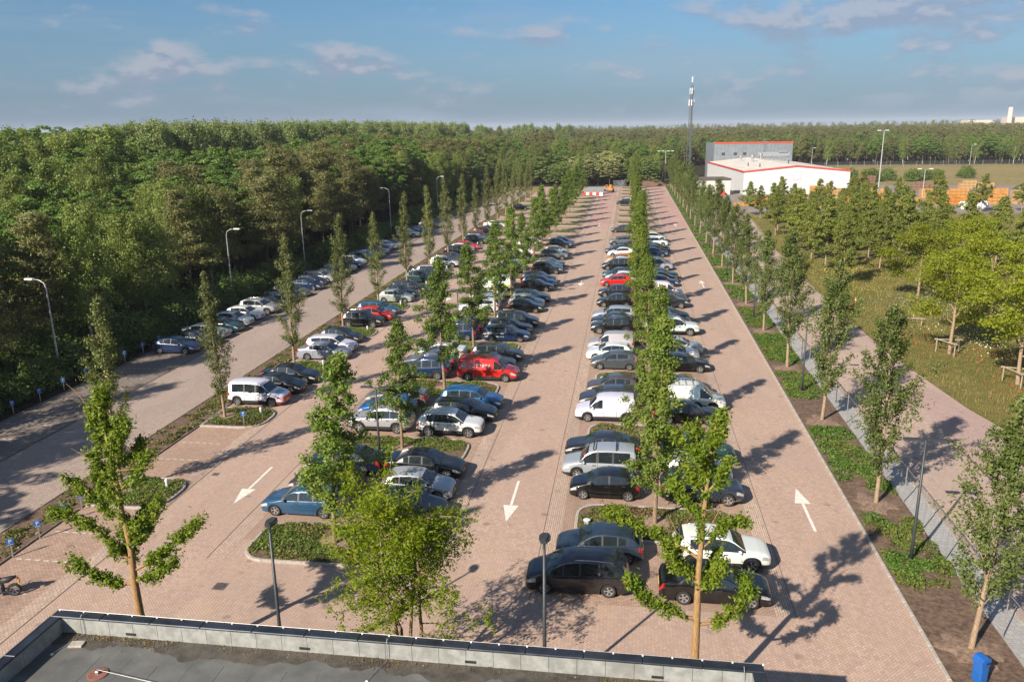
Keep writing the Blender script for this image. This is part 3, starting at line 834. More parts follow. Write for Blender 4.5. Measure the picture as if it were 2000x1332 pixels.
def t_cone(seed, H=9.0, R=1.75, z0=2.0, leafn=7500, size=.16, leaf=L_PLANE, bk=BK_PLANE, tip=1.6):
    """young street tree with a loose cone of large leaves and a bare tip"""
    t = Tree(seed); r = t.rng
    tr = curve((0, 0, 0), (0, 0, 1), H, r, 8, .02); t.limb(tr, .12, .012, 8); P = np.array(tr)
    nb = 40
    for i in range(nb):
        u = (i + r.uniform(0, 1)) / nb; z = z0 + (H - z0) * u
        k = min(int(z / H * 8), 7); base = P[k] + (P[k + 1] - P[k]) * (z / H * 8 - k)
        env = R * (1 - u) ** .92 * min(1, .6 + u * 3.2) * r.uniform(.55, 1.3) + .12
        a = i * 2.4 + r.uniform(-.5, .5); el = r.uniform(.35, .95)
        br = curve(base, (math.cos(a), math.sin(a), el), env * 1.15, r, 4, .12, .03)
        t.limb(br, .028 * (1 - .6 * u), .006, 4)
        m = max(2, int(env * 3.2))
        for _ in range(m):
            c = br[r.integers(2, 5)] + r.normal(0, .22 * env, 3); t.puff(c, int(leafn / nb / 2.6), .17, .75)
    return t.meshes('cone_tree', leaf, bk, size, .25, .75)

def t_broad(seed, H=9, R=3.4, z0=2.0, leafn=9000, size=.22, leaf=L_MAPLE, bk=BK_OAK, r0=.16, open_=0.5, flat=.55, nlimb=9, asc=1.0):
    """spreading deciduous tree: limbs, twigs and separate leaf clumps with gaps"""
    t = Tree(seed); r = t.rng
    tr = curve((0, 0, 0), (0, 0, 1), H * .8, r, 6, .04); t.limb(tr, r0, r0 * .15, 8); P = np.array(tr)
    ends = []
    for i in range(nlimb):
        u = (i + .5) / nlimb; z = z0 + (H * .72 - z0) * u; k = min(int(z / (H * .8) * 6), 5)
        base = P[k] + (P[k + 1] - P[k]) * (z / (H * .8) * 6 - k)
        env = R * math.sqrt(max(.05, 1 - (u * .92) ** 2.2)) * r.uniform(.8, 1.12)
        a = i * 2.4 + r.uniform(-.4, .4); el = asc * r.uniform(.25, .7) + u * .9
        br = curve(base, (math.cos(a), math.sin(a), el), env * 1.1, r, 5, .12, .02)
        t.limb(br, r0 * .45 * (1 - .5 * u), .015, 5); ends += br[2:]
        for _ in range(4):
            s0 = br[r.integers(2, 6)]; b2 = a + r.uniform(-1.2, 1.2)
            tw = curve(s0, (math.cos(b2), math.sin(b2), r.uniform(-.1, .9)), env * r.uniform(.25, .5), r, 3, .15)
            t.limb(tw, .02, .006, 3); ends += tw[1:]
    ends += [P[-1] + r.normal(0, .3 * R / 3, 3) for _ in range(6)]
    m = len(ends)
    for e in ends:
        if r.uniform() < open_ * .35: continue
        t.puff(np.array(e) + r.normal(0, .12 * R, 3) * np.array([1, 1, .7]), int(leafn / m * 1.3), .11 * R * r.uniform(.7, 1.3), flat)
    return t.meshes('broad_tree', leaf, bk, size, .35, .7)

def t_dome(seed, H=12, R=4.2, leafn=9000, size=.34, leaf=L_OAK, bk=BK_DARK, zc=.62, clumps=85, top=1.0, sp=.62, inner=.35):
    """full forest crown: clumps packed over an uneven dome, dark gaps between"""
    t = Tree(seed); r = t.rng
    tr = curve((0, 0, 0), (0, 0, 1), H * .85, r, 5, .03); t.limb(tr, .022 * H, .03, 7)
    hz = H * (1 - zc) ; c0 = H * zc
    for i in range(clumps):
        u = (i + .5) / clumps; th = math.acos(1 - 1.55 * u); ph = i * 2.39996
        rr = r.uniform(.80, 1.08) if r.uniform() > inner else r.uniform(.45, .8)
        wob = 1 + .18 * math.sin(3 * ph + seed) * math.sin(2 * th)
        c = np.array([R * rr * wob * math.sin(th) * math.cos(ph), R * rr * wob * math.sin(th) * math.sin(ph), c0 + hz * top * rr * math.cos(th)])
        c += r.normal(0, .06 * R, 3)
        n = int(leafn / clumps)
        q = r.normal(size=(n, 3)); q /= np.linalg.norm(q, axis=1, keepdims=True)
        q *= (sp * R / 4.2 * r.uniform(.75, 1.3)) * r.uniform(.55, 1.0, (n, 1)) ** .5
        q[:, 2] = np.abs(q[:, 2]) * .8 - .15 * sp
        t.put(c, q * np.array([1.25, 1.25, .85]))
        if i % 5 == 0: t.limb(curve((0, 0, c0 * .75), c - np.array([0, 0, c0 * .75]), np.linalg.norm(c - np.array([0, 0, c0 * .75])), r, 3, .05), .009 * H, .02, 4)
    return t.meshes('dome_tree', leaf, bk, size, .45, .7)

def t_pine(seed, H=15, R=3.2, leafn=8000, size=.42, leaf=L_PINE, bk=BK_PINE, z0=.30):
    """scots pine: bare ruddy trunk, tiers of flat needle plates"""
    t = Tree(seed); r = t.rng
    tr = curve((0, 0, 0), (r.normal(0, .05), r.normal(0, .05), 1), H, r, 8, .045); t.limb(tr, .0115 * H, .03, 7); P = np.array(tr)
    nb = 34
    for i in range(nb):
        u = (i + r.uniform(0, 1)) / nb; z = H * (z0 + (1 - z0) * u); k = min(int(z / H * 8), 7)
        base = P[k] + (P[k + 1] - P[k]) * (z / H * 8 - k)
        env = R * (1 - .72 * u ** 1.6) * r.uniform(.55, 1.15); a = i * 2.4 + r.uniform(-.6, .6)
        br = curve(base, (math.cos(a), math.sin(a), r.uniform(-.05, .45) + .6 * u), env, r, 4, .14, .06)
        t.limb(br, .05 * (1 - .6 * u), .012, 4)
        for j in range(3):
            c = br[2 + j % 3] + np.array([r.normal(0, .16 * env), r.normal(0, .16 * env), .15])
            n = int(leafn / nb / 3); q = r.normal(size=(n, 3)) * np.array([.50, .50, .22]) * r.uniform(.7, 1.35)
            t.put(c, q)
    t.puff(P[-1], int(leafn * .03), .35, .8)
    return t.meshes('pine_tree', leaf, bk, size, .05, .26)

def t_birch(seed, H=13, R=2.3, leafn=9000, size=.2, leaf=L_BIRCH, bk=BK_BIRCH):
    t = Tree(seed); r = t.rng
    tr = curve((0, 0, 0), (r.normal(0, .06), r.normal(0, .06), 1), H, r, 8, .035); t.limb(tr, .16, .015, 7); P = np.array(tr)
    nb = 34
    for i in range(nb):
        u = (i + r.uniform(0, 1)) / nb; z = H * (.22 + .78 * u); k = min(int(z / H * 8), 7)
        base = P[k] + (P[k + 1] - P[k]) * (z / H * 8 - k)
        env = R * (math.sin(math.pi * (.22 + .74 * u)) ** .7) * r.uniform(.7, 1.2); a = i * 2.4 + r.uniform(-.5, .5)
        br = curve(base, (math.cos(a), math.sin(a), r.uniform(.3, .9)), env, r, 4, .1, -.08)
        t.limb(br, .03, .006, 4)
        for j in range(5):
            c = br[1 + j % 4] + r.normal(0, .2 * env, 3) + np.array([0, 0, -.1]); t.puff(c, int(leafn / nb / 5), .26, 1.25)
    return t.meshes('birch_tree', leaf, bk, size, -.1, .6, .3)

def t_poplar(seed, H=20, R=3.0, leafn=9000, size=.36, leaf=L_POPLAR, bk=BK_DARK):
    t = Tree(seed); r = t.rng
    tr = curve((0, 0, 0), (0, 0, 1), H, r, 6, .015); t.limb(tr, .22, .03, 7)
    nb = 70
    for i in range(nb):
        u = (i + .5) / nb; z = H * (.14 + .84 * u); env = R * (math.sin(math.pi * (.18 + .77 * u)) ** .65); a = i * 2.4
        for _ in range(2):
            q = r.uniform(.55, 1.05) * env; a2 = a + r.uniform(-.6, .6)
            c = np.array([math.cos(a2) * q, math.sin(a2) * q, z + r.normal(0, .4)])
            t.puff(c, int(leafn / nb / 2), .42, 1.7)
        if i % 3 == 0: t.limb([(0, 0, z * .9), (math.cos(a) * env * .8, math.sin(a) * env * .8, z + env * .8)], .05, .01, 4)
    return t.meshes('poplar_tree', leaf, bk, size, 0, .7)

def t_bush(seed, H=3, R=2.2, leafn=3500, size=.26, leaf=L_BUSH, bk=BK_DARK):
    t = Tree(seed); r = t.rng
    for i in range(7):
        a = i * 2.4; e = np.array([math.cos(a) * R * .6, math.sin(a) * R * .6, H * .7 * r.uniform(.6, 1.1)])
        t.limb(curve((0, 0, 0), e, np.linalg.norm(e), r, 3, .1), .05, .012, 4)
    for i in range(40):
        u = (i + .5) / 40; th = math.acos(1 - u); ph = i * 2.4; q = r.uniform(.6, 1.05)
        c = np.array([R * q * math.sin(th) * math.cos(ph), R * q * math.sin(th) * math.sin(ph), .3 + (H - .5) * q * math.cos(th)])
        t.puff(c, leafn // 40, .32, .8)
    return t.meshes('bush', leaf, bk, size, .3, .65)

def plant(name, meshes, loc, rz, sc, label, cat, group, zs=None):
    root = empty(name, loc, rz); root.scale = (sc, sc, zs or sc)
    if name in ('slim_tree', 'strip_tree', 'row_tree'): root.rotation_euler = (R_.uniform(-.022, .022), R_.uniform(-.022, .022), rz)
    link('trunk', meshes[0], root); link('crown', meshes[1], root)
    return props(root, label, cat, group)

R_ = random.Random(7)
# row beside the road (single row B)
TB = [t_slim(100 + i, 12.4, 1.6, 1.7, 10500, .135, pw=.85) for i in range(6)]
R_ = random.Random(7)
for k in range(0, 17):
    s = R_.uniform(.86, 1.06)
    plant('slim_tree', TB[(k * 5 + k // 3) % 6], (-28.3 + R_.uniform(-.1, .1), ISL_B + PITCH_Y * k + R_.uniform(-.2, .2), .08), R_.uniform(0, 6.28), s,
          'slim olive green tree, %s from the near end of the single row' % ordn(k + 1), 'tree', 'slim trees beside the soil strip')
# right hand strip (row R)
TR = [t_slim(140 + i, 11.6, 2.25, 1.8, 13500, .15, pw=.75, leaf=L_STRIP, top_bare=.8) for i in range(5)]
for k in range(0, 20):
    s = R_.uniform(.86, 1.06)
    plant('strip_tree', TR[(k * 2 + 1) % 5], (13.55, 29.0 + 12.55 * k + R_.uniform(-.2, .2), .06), R_.uniform(0, 6.28), s,
          'upright tree, %s from the near end of the strip by the chain link fence' % ordn(k + 1), 'tree', 'trees of the strip by the fence')
# double rows C and E
TC = [t_cone(170 + i, 9.2, 1.62, 1.9, 13000, .13) for i in range(5)]
for k in range(18):
    s = R_.uniform(.86, 1.08) * (1.0 + .010 * k)
    plant('row_tree', TC[(k * 3 + k // 4) % 5], (-14.0, ISL_C + PITCH_Y * k, .08), R_.uniform(0, 6.28), s,
          'young leafy tree, %s from the near end of the left double row' % ordn(k + 1), 'tree', 'trees of the left double row')
TE = [t_cone(190 + i, 10.2, 1.4, 1.7, 15000, .125, L_HEDGE, BK_PLANE) for i in range(5)]
for k in range(20):
    s = R_.uniform(.86, 1.08)
    plant('row_tree', TE[(k * 2 + k // 3) % 5], (1.72, ISL_E + PITCH_Y * k, .08), R_.uniform(0, 6.28), s,
          'bright green tree, %s from the near end of the right double row' % ordn(k + 1), 'tree', 'trees of the right double row')

# ------------------------------------------------------------------ the three trees in front
def sleeve_tree(name, base, limbs, trunk, label, seed, bare=(), fix=lambda p: p):
    """pollarded tree: thick ochre limbs clothed in short leafy shoots.  Points are metres in the plane facing the camera:
    (sideways, depth, height) measured from the base"""
    t = Tree(seed); r = t.rng
    bare = [[fix(p) for p in q] for q in bare]
    t.limb([np.array(fix(p)) for p in trunk['pts']], trunk['r0'], trunk['r1'], 10)
    up = [p for p in trunk['pts'] if p[2] > 4.5]
    limbs = list(limbs) + [(up, .02, .5, .2, .2)]
    for _ in range(7):
        z = r.uniform(4.6, trunk['pts'][-1][2] - .3); a = r.uniform(0, 6.283); l = r.uniform(.45, 1.1)
        x0 = float(np.interp(z, [p[2] for p in trunk['pts']], [p[0] for p in trunk['pts']]))
        limbs.append(([(x0, 0, z), (x0 + math.cos(a) * l * .6, math.sin(a) * l * .6, z + l * .35), (x0 + math.cos(a) * l, math.sin(a) * l, z + l * .9)], .035, 1.2, .25, .2))
    for pts, r0, dens, t0, sp in limbs:
        sp *= 1.25; r0 *= .8
        P = [np.array(fix(p), float) for p in pts]
        Q = []
        for a, b in zip(P[:-1], P[1:]):
            for q in range(3): Q.append(a + (b - a) * q / 3 + r.normal(0, .015, 3))
        Q.append(P[-1])
        t.limb(Q, r0, max(.015, r0 * .3), 7)
        L = sum(np.linalg.norm(b - a) for a, b in zip(P[:-1], P[1:]))
        nsh = int(L * 26 * dens)
        K = len(Q) - 1
        for _ in range(nsh):
            u = r.uniform(t0, 1.0); i = min(int(u * K), K - 1); c = Q[i] + (Q[i + 1] - Q[i]) * (u * K - i)
            d = r.normal(size=3); d[2] = d[2] * .7 + .15; d /= np.linalg.norm(d)
            shoot = curve(c, d, sp * r.uniform(.5, 1.25), r, 2, .12, -.05)
            t.along(shoot, 20, .055, .2)
        t.puff(Q[-1], int(45 * dens), sp * .55, .8)
    tw = []
    for pts in bare:
        t.limb([np.array(p, float) for p in pts], .02, .006, 5)
    mt = t.meshes(name, L_POLL, BK_POLLARD, .14, .15, .42, .25)
    return plant(name, mt, base, 0, 1.0, label, 'tree', 'pollarded trees in front of the building')

# right pollard tree (in front of the black saloon)
TX = {'pts': [(0, 0, 0), (0.02, 0, 2.2), (0.0, 0, 4.3), (.05, 0, 5.6), (.28, 0, 7.4), (.55, 0, 9.2), (.78, 0, 10.7)], 'r0': .165, 'r1': .03}
LX = [([(0, 0, 3.9), (-.7, -.2, 4.2), (-1.35, -.4, 4.7), (-1.85, -.5, 5.5)], .09, 1.4, .22, .26),
      ([(0, 0, 3.7), (.55, .1, 3.75), (1.2, .1, 4.2), (1.6, .1, 4.9), (1.55, .1, 5.4)], .08, 1.4, .25, .26),
      ([(.05, 0, 4.9), (.45, -.3, 5.4), (.8, -.4, 6.1)], .07, 1.5, .2, .24),
      ([(.05, 0, 5.1), (-.4, .4, 5.6), (-.7, .6, 6.2)], .07, 1.4, .2, .24),
      ([(.12, 0, 6.0), (-.5, .2, 6.4), (-1.2, .4, 6.7), (-2.0, .5, 7.1), (-2.35, .5, 7.2)], .07, 1.4, .2, .26),
      ([(.2, 0, 6.4), (.8, .2, 6.9), (1.15, .2, 7.3), (1.55, .2, 7.25)], .06, 1.5, .25, .28),
      ([(.3, 0, 7.2), (-.2, .2, 7.9), (-.5, .3, 8.6)], .055, 1.3, .2, .24),
      ([(.45, 0, 8.3), (.9, -.1, 8.9), (1.1, -.1, 9.4)], .05, 1.3, .2, .24),
      ([(.55, 0, 9.2), (.2, .1, 9.8), (.1, .1, 10.4)], .045, 1.3, .2, .24),
      ([(.6, 0, 9.5), (.95, 0, 10.2), (1.0, 0, 10.8)], .04, 1.3, .2, .22)]
def fixR(p): return (p[0] * (1.18 if p[0] < 0 else 1.0) - .48 * min(1, max(0, (p[2] - 5) / 5)), p[1], p[2] * 1.045)
def fixL(p): return (p[0] * 1.08 + .78 * min(1, max(0, (p[2] - 3.5) / 4.5)), p[1], p[2] * 1.0)
sleeve_tree('pollard_tree', (2.55, 23.7, 0), LX, TX, 'pollarded tree with leaf clad limbs beside the black saloon', 11, fix=fixR,
            bare=[[(.5, 0, 8.9), (1.0, 0, 9.0), (1.5, 0, 9.3)], [(.1, 0, 6.2), (-.5, -.2, 7.0), (-.7, -.2, 7.6)], [(.2, 0, 6.6), (.9, .2, 7.8), (1.5, .2, 8.0)]])
# left pollard tree
TX2 = {'pts': [(0, 0, 0), (0, 0, 2.0), (-.12, 0, 4.0), (-.3, 0, 5.4), (-.62, 0, 6.8), (-.95, 0, 8.4), (-1.0, 0, 10.6)], 'r0': .18, 'r1': .03}
LX2 = [([(-.1, 0, 4.0), (-.7, -.1, 3.95), (-1.5, -.2, 4.35), (-2.3, -.2, 4.9)], .09, 1.7, .28, .27),
       ([(-.05, 0, 4.1), (.6, .1, 4.35), (1.2, .1, 4.95)], .08, 1.8, .2, .27),
       ([(-.15, 0, 4.5), (.6, .2, 5.0), (1.35, .3, 5.8), (1.95, .3, 6.5)], .08, 1.4, .2, .26),
       ([(-.2, 0, 4.8), (-.8, -.1, 5.4), (-1.5, -.1, 6.1), (-2.4, -.2, 6.7), (-3.0, -.2, 6.75)], .09, 1.5, .2, .27),
       ([(-.2, 0, 4.6), (-.6, .3, 5.2), (-.75, .4, 5.9)], .07, 1.8, .2, .26),
       ([(-.3, 0, 5.4), (.1, .1, 6.0), (.25, .1, 6.6)], .06, 1.5, .2, .26),
       ([(-.55, 0, 6.4), (-1.2, .1, 6.8), (-2.0, .2, 7.4), (-2.8, .2, 7.9)], .07, 1.3, .25, .25),
       ([(-.4, 0, 5.7), (.35, .2, 6.6), (.6, .2, 7.3)], .045, .7, .4, .25),
       ([(-.8, 0, 7.6), (-.2, .1, 8.2), (.3, .1, 9.0)], .05, 1.3, .25, .26),
       ([(-.85, 0, 7.9), (-1.4, .1, 8.4), (-1.6, .1, 9.0)], .05, 1.5, .2, .26),
       ([(-.95, 0, 8.6), (-.7, .1, 9.5), (-.45, .1, 10.3)], .045, 1.6, .1, .26),
       ([(-1.0, 0, 9.0), (-1.35, .1, 9.9), (-1.4, .1, 10.8)], .04, 1.6, .1, .26),
       ([(-1.0, 0, 9.6), (-1.0, .1, 10.8), (-.95, .1, 11.5)], .04, 1.4, .1, .24)]
sleeve_tree('pollard_tree', (-17.5, 23.6, 0), LX2, TX2, 'pollarded tree with leaf clad limbs in front of the left aisle', 12, fix=fixL,
            bare=[[(-.8, 0, 7.5), (-1.8, 0, 8.9), (-2.3, 0, 9.2)], [(-.9, 0, 8.4), (.3, 0, 8.6), (.8, 0, 8.7)], [(-.5, 0, 6.5), (-1.9, 0, 6.9), (-3.2, 0, 6.7)], [(-1, 0, 9.8), (-1.7, 0, 11.2), (-2.1, 0, 11.6)]])

def t_locust(seed):
    """several thin stems carrying a wide airy crown of drooping sprays"""
    t = Tree(seed); r = t.rng
    stems = [[(-.3, 0, 0), (-.45, .1, 2.6), (-.95, .2, 4.0), (-1.6, .3, 6.5), (-1.7, .3, 8.2)],
             [(0, .1, 0), (-.1, .2, 2.4), (.1, .2, 4.2), (.3, .3, 5.4), (.6, .3, 7.4)],
             [(.35, 0, 0), (.38, 0, 2.8), (.40, 0, 4.6), (.5, -.3, 6.3), (.9, -.5, 7.6)],
             [(-.35, .05, 0), (-.5, -.2, 2.8), (-.7, -.5, 4.6), (-.7, -.8, 6.8), (-.5, -.8, 8.6)]]
    tips = []
    for s in stems:
        Q = []
        for a, b in zip(s[:-1], s[1:]):
            a, b = np.array(a, float), np.array(b, float)
            for q in range(3): Q.append(a + (b - a) * q / 3 + r.normal(0, .02, 3))
        Q.append(np.array(s[-1], float)); t.limb(Q, .085, .02, 7)
        for i in range(5, len(Q)):
            for _ in range(3):
                a = r.uniform(0, 6.28); L = r.uniform(.9, 2.1) * (1.2 if i < 9 else .85)
                br = curve(Q[i], (math.cos(a), math.sin(a), r.uniform(.15, .75)), L, r, 5, .13, -.035); t.limb(br, .03, .007, 4); tips += br[1:]
    # low side sprays
    for p, d, L in (((.35, 0, 3.0), (1, -.1, .12), 2.7), ((.4, 0, 2.6), (.8, -.3, -.05), 1.9), ((-.45, 0, 3.4), (-1, .0, .12), 2.4), ((-.45, 0, 2.9), (-1, -.2, .05), 2.3), ((.3, 0, 2.2), (.6, 0, -.1), 1.2)):
        br = curve(p, d, L, r, 6, .08, .0); t.limb(br, .025, .006, 4); tips += br[2:] + br[3:]
    for e in tips:
        if r.uniform() < .12: continue
        for _ in range(3):
            d = r.normal(size=3); d[2] -= .5
            fr = curve(np.array(e) + r.normal(0, .16, 3), d, .42, r, 3, .1, -.12); t.along(fr, 18, .085, 0)
    return t.meshes('locust_tree', L_LOCUST, BK_PLANE, .145, .2, .38, .3)
plant('locust_tree', t_locust(5), (-7.35, 24.1, 0), 0, .95, 'airy light green tree on several thin stems before the left double row', 'tree', None)
# ------------------------------------------------------------------ cars
def car_paint():
    m, t, out = new_mat('car_paint')
    oi = t.add('ShaderNodeObjectInfo'); tc = t.add('ShaderNodeTexCoord')
    n = t.noise(tc.outputs['Object'], 2.2, 5, .6)
    dust = t.m('MULTIPLY', t.ramp(n, .4, .75), .035)
    c = t.mix(dust, oi.outputs['Color'], (0.22, 0.20, 0.17))
    b = pbsdf(t, out, c, 0.30, 0.25, 0.4, None, 1.0); return m
M_PAINT = car_paint()
def glossy(name, col, rough=.06, spec=.6, metal=0.0):
    m, t, out = new_mat(name)
    tc = t.add('ShaderNodeTexCoord'); n = t.noise(tc.outputs['Object'], 3, 3)
    c = t.mix(t.ramp(n, .4, .7), tuple(x * .8 for x in col), tuple(min(1, x * 1.2) for x in col))
    pbsdf(t, out, c, rough, metal, spec); return m
M_GLASS = glossy('car_glass', (0.018, 0.024, 0.028), .05, .75)
M_TRIM = mat('car_trim', (0.022, 0.022, 0.024), .55, var=.2)
M_TYRE = mat('tyre_rubber', (0.018, 0.018, 0.018), .8, var=.3)
M_RIM = mat('rim_alloy', (0.52, 0.53, 0.54), .32, .8, var=.1)
M_HEAD = glossy('headlight_glass', (0.50, 0.52, 0.54), .08, .8, .3)
M_TAIL = glossy('taillight_red', (0.42, 0.012, 0.010), .12, .6)
M_PLATE = mat('number_plate_yellow', (0.75, 0.50, 0.03), .5, var=.06)
M_CHROME = mat('chrome', (0.6, 0.61, 0.62), .2, 1.0, var=.05)

def lin(x, tab): return float(np.interp(x, [a for a, _ in tab], [b for _, b in tab]))
# profile tables: s (0 at nose .. 1 at tail) -> height above ground as part of H; glass ranges as part of the length
CAR_TYPES = {
 'hatchback': dict(L=4.12, W=1.76, H=1.47, wb=2.55, fo=.82, R=.315,
    top=[(0, .40), (.012, .46), (.05, .52), (.12, .575), (.20, .625), (.262, .665), (.40, .90), (.46, .965), (.56, 1.0), (.70, .985), (.84, .925), (.89, .87), (.955, .66), (.985, .60), (1, .50)],
    belt=[(0, .36), (.06, .47), (.25, .60), (.5, .635), (.85, .68), (.96, .64), (1, .48)], ws=(.262, .41), rw=(.868, .952), win=[(.33, .525), (.545, .70), (.715, .80)], doors=(.30, .535, .71)),
 'small_hatchback': dict(L=3.85, W=1.69, H=1.48, wb=2.46, fo=.76, R=.30,
    top=[(0, .41), (.014, .47), (.05, .53), (.12, .58), (.20, .635), (.25, .675), (.40, .91), (.47, .97), (.58, 1.0), (.72, .985), (.86, .93), (.91, .87), (.965, .66), (.985, .60), (1, .50)],
    belt=[(0, .37), (.06, .48), (.25, .615), (.5, .645), (.85, .69), (.96, .64), (1, .48)], ws=(.25, .41), rw=(.885, .962), win=[(.31, .555), (.58, .80)], doors=(.29, .57)),
 'estate': dict(L=4.62, W=1.81, H=1.47, wb=2.72, fo=.88, R=.325,
    top=[(0, .40), (.01, .46), (.05, .52), (.12, .575), (.20, .625), (.255, .66), (.375, .90), (.43, .965), (.52, 1.0), (.70, .995), (.86, .955), (.925, .90), (.972, .66), (.988, .58), (1, .48)],
    belt=[(0, .36), (.06, .47), (.25, .60), (.5, .63), (.88, .665), (.97, .63), (1, .46)], ws=(.255, .385), rw=(.91, .968), win=[(.315, .475), (.495, .655), (.672, .865)], doors=(.285, .485, .665)),
 'saloon': dict(L=4.70, W=1.82, H=1.44, wb=2.80, fo=.86, R=.325,
    top=[(0, .40), (.01, .46), (.05, .53), (.12, .58), (.20, .625), (.265, .66), (.39, .91), (.45, .975), (.53, 1.0), (.64, .985), (.72, .925), (.845, .725), (.90, .715), (.965, .70), (.985, .64), (1, .50)],
    belt=[(0, .36), (.06, .47), (.25, .605), (.5, .64), (.85, .685), (.97, .66), (1, .46)], ws=(.265, .40), rw=(.725, .838), win=[(.325, .485), (.505, .655), (.668, .735)], doors=(.295, .495, .665)),
 'suv': dict(L=4.42, W=1.84, H=1.66, wb=2.65, fo=.86, R=.36, clad=True, rails=True, clear=.27,
    top=[(0, .44), (.01, .50), (.05, .55), (.12, .59), (.20, .62), (.262, .645), (.385, .89), (.44, .96), (.54, 1.0), (.70, .99), (.85, .95), (.91, .88), (.962, .66), (.985, .60), (1, .48)],
    belt=[(0, .41), (.06, .51), (.25, .595), (.5, .615), (.85, .65), (.96, .61), (1, .45)], ws=(.262, .395), rw=(.89, .957), win=[(.32, .495), (.515, .685), (.70, .83)], doors=(.295, .505, .693)),
 'people_carrier': dict(L=4.58, W=1.83, H=1.64, wb=2.80, fo=.86, R=.325, rails=True,
    top=[(0, .40), (.01, .46), (.05, .52), (.11, .57), (.17, .615), (.205, .65), (.35, .90), (.42, .965), (.54, 1.0), (.72, .985), (.87, .94), (.93, .87), (.97, .62), (.988, .56), (1, .45)],
    belt=[(0, .36), (.06, .45), (.22, .56), (.5, .595), (.88, .635), (.97, .58), (1, .44)], ws=(.205, .37), rw=(.915, .968), win=[(.25, .36), (.375, .515), (.535, .70), (.715, .89)], doors=(.30, .525, .708)),
 'compact_van': dict(L=4.38, W=1.80, H=1.83, wb=2.70, fo=.88, R=.32, clad=True, boxy=.6,
    top=[(0, .36), (.012, .43), (.05, .48), (.12, .525), (.20, .565), (.235, .59), (.34, .86), (.39, .935), (.46, .975), (.60, 1.0), (.85, .995), (.95, .975), (.972, .90), (.985, .60), (1, .42)],
    belt=[(0, .33), (.06, .43), (.22, .53), (.5, .555), (.88, .56), (.97, .56), (1, .40)], ws=(.235, .35), rw=(.955, .985), win=[(.29, .455), (.49, .665), (.69, .90)], doors=(.27, .475, .68)),
 'panel_van': dict(L=4.95, W=1.90, H=1.92, wb=3.1, fo=.92, R=.33, clad=True, boxy=.6,
    top=[(0, .36), (.01, .42), (.05, .475), (.10, .51), (.16, .55), (.19, .575), (.30, .86), (.345, .94), (.40, .98), (.52, 1.0), (.85, .995), (.955, .98), (.975, .90), (.988, .60), (1, .40)],
    belt=[(0, .33), (.06, .42), (.18, .52), (.5, .545), (.88, .55), (.97, .55), (1, .38)], ws=(.19, .31), rw=(.962, .985), win=[(.235, .375)], doors=(.22, .385, .60)),
 'pickup': dict(L=5.25, W=1.85, H=1.80, wb=3.1, fo=.92, R=.38, clad=True, clear=.30,
    top=[(0, .44), (.01, .52), (.05, .575), (.12, .60), (.20, .62), (.25, .64), (.335, .90), (.38, .965), (.45, 1.0), (.58, .985), (.615, .95), (.64, .86), (.655, .84), (.80, .845), (.93, .83), (.965, .80), (.985, .60), (1, .45)],
    belt=[(0, .41), (.06, .51), (.25, .575), (.5, .585), (.65, .60), (.95, .60), (1, .42)], ws=(.25, .345), rw=(.613, .636), win=[(.29, .435), (.455, .58)], doors=(.27, .445, .61)),
}
CAR_TYPES['small_panel_van'] = dict(CAR_TYPES['compact_van'], win=[(.29, .455)], L=4.25, H=1.80)
def clamp01(x): return max(0.0, min(1.0, x))

class CarShape:
    def __init__(s, T):
        s.T = T; s.L, s.W, s.H, s.R = T['L'], T['W'], T['H'], T['R']; s.clear = T.get('clear', .19)
        s.xf, s.xr = T['fo'], T['fo'] + T['wb']; s.Ra = s.R + .055
        st = set()
        for a, _ in T['top']: st.add(a * s.L)
        for a, _ in T['belt']: st.add(a * s.L)
        for a in (.03, .09, .16, .93, .945, .975): st.add(a * s.L)
        for w in T['win']: st.add(w[0] * s.L); st.add(w[1] * s.L)
        for w in (T['ws'], T['rw']): st.add(w[0] * s.L); st.add(w[1] * s.L)
        for d in T['doors']: st.add(d * s.L - .009); st.add(d * s.L + .009)
        for q in np.linspace(.1, .9, 9): st.add(q * s.L)
        arch = []
        for xc in (s.xf, s.xr):
            arch += [xc + s.Ra * u for u in (-1.03, -1, -.93, -.75, -.45, -.15, .15, .45, .75, .93, 1, 1.03)]
        keep = [q for q in st if all(abs(q - a) > .012 for a in arch)]
        allq = sorted(keep + arch); out = [allq[0]]
        for q in allq[1:]:
            if q - out[-1] > .004: out.append(q)
        s.S = out
    def zb(s, q):
        z = s.clear + .05 * clamp01((.25 - q) / .25) + .10 * clamp01((q - s.L + .35) / .35)
        for xc in (s.xf, s.xr):
            u = (q - xc) / s.Ra
            if abs(u) <= 1.0001: z = max(z, s.R + s.Ra * math.sqrt(max(0, 1 - u * u)))
        return z
    def wid(s, q):
        f = q / s.L
        return s.W / 2 * lin(f, [(0, .70), (.008, .80), (.03, .885), (.07, .945), (.13, .98), (.2, 1), (.8, 1), (.9, .985), (.955, .955), (.985, .90), (1, .80)])
    def sec(s, q):
        f = q / s.L; w = s.wid(q); zb = s.zb(q)
        zt = lin(f, s.T['top']) * s.H; ze = min(lin(f, s.T['belt']) * s.H, zt - .015)
        zb = min(zb, ze - .02)
        h = zt - ze; bx = s.T.get('boxy', 0)
        w4 = w * .965; tum = (.30 - .17 * bx)
        wr = w4 - tum * min(h, .6) - .03
        if h < .14: wr = w4 - .10
        g = .84
        wl = w if zb > .3 and zb > s.clear + .12 else w * .955
        P = [(w - .26, zb), (wl, zb), (w * .992, zb + (ze - zb) * .30), (w, zb + (ze - zb) * .68), (w * .985, ze - .01),
             (w4, ze + min(.02, h * .2)), (w4 + (wr - w4) * g, ze + h * .82), (wr - .012, ze + h * .925), (wr * .62, ze + h * .985), (0.0, zt)]
        return P

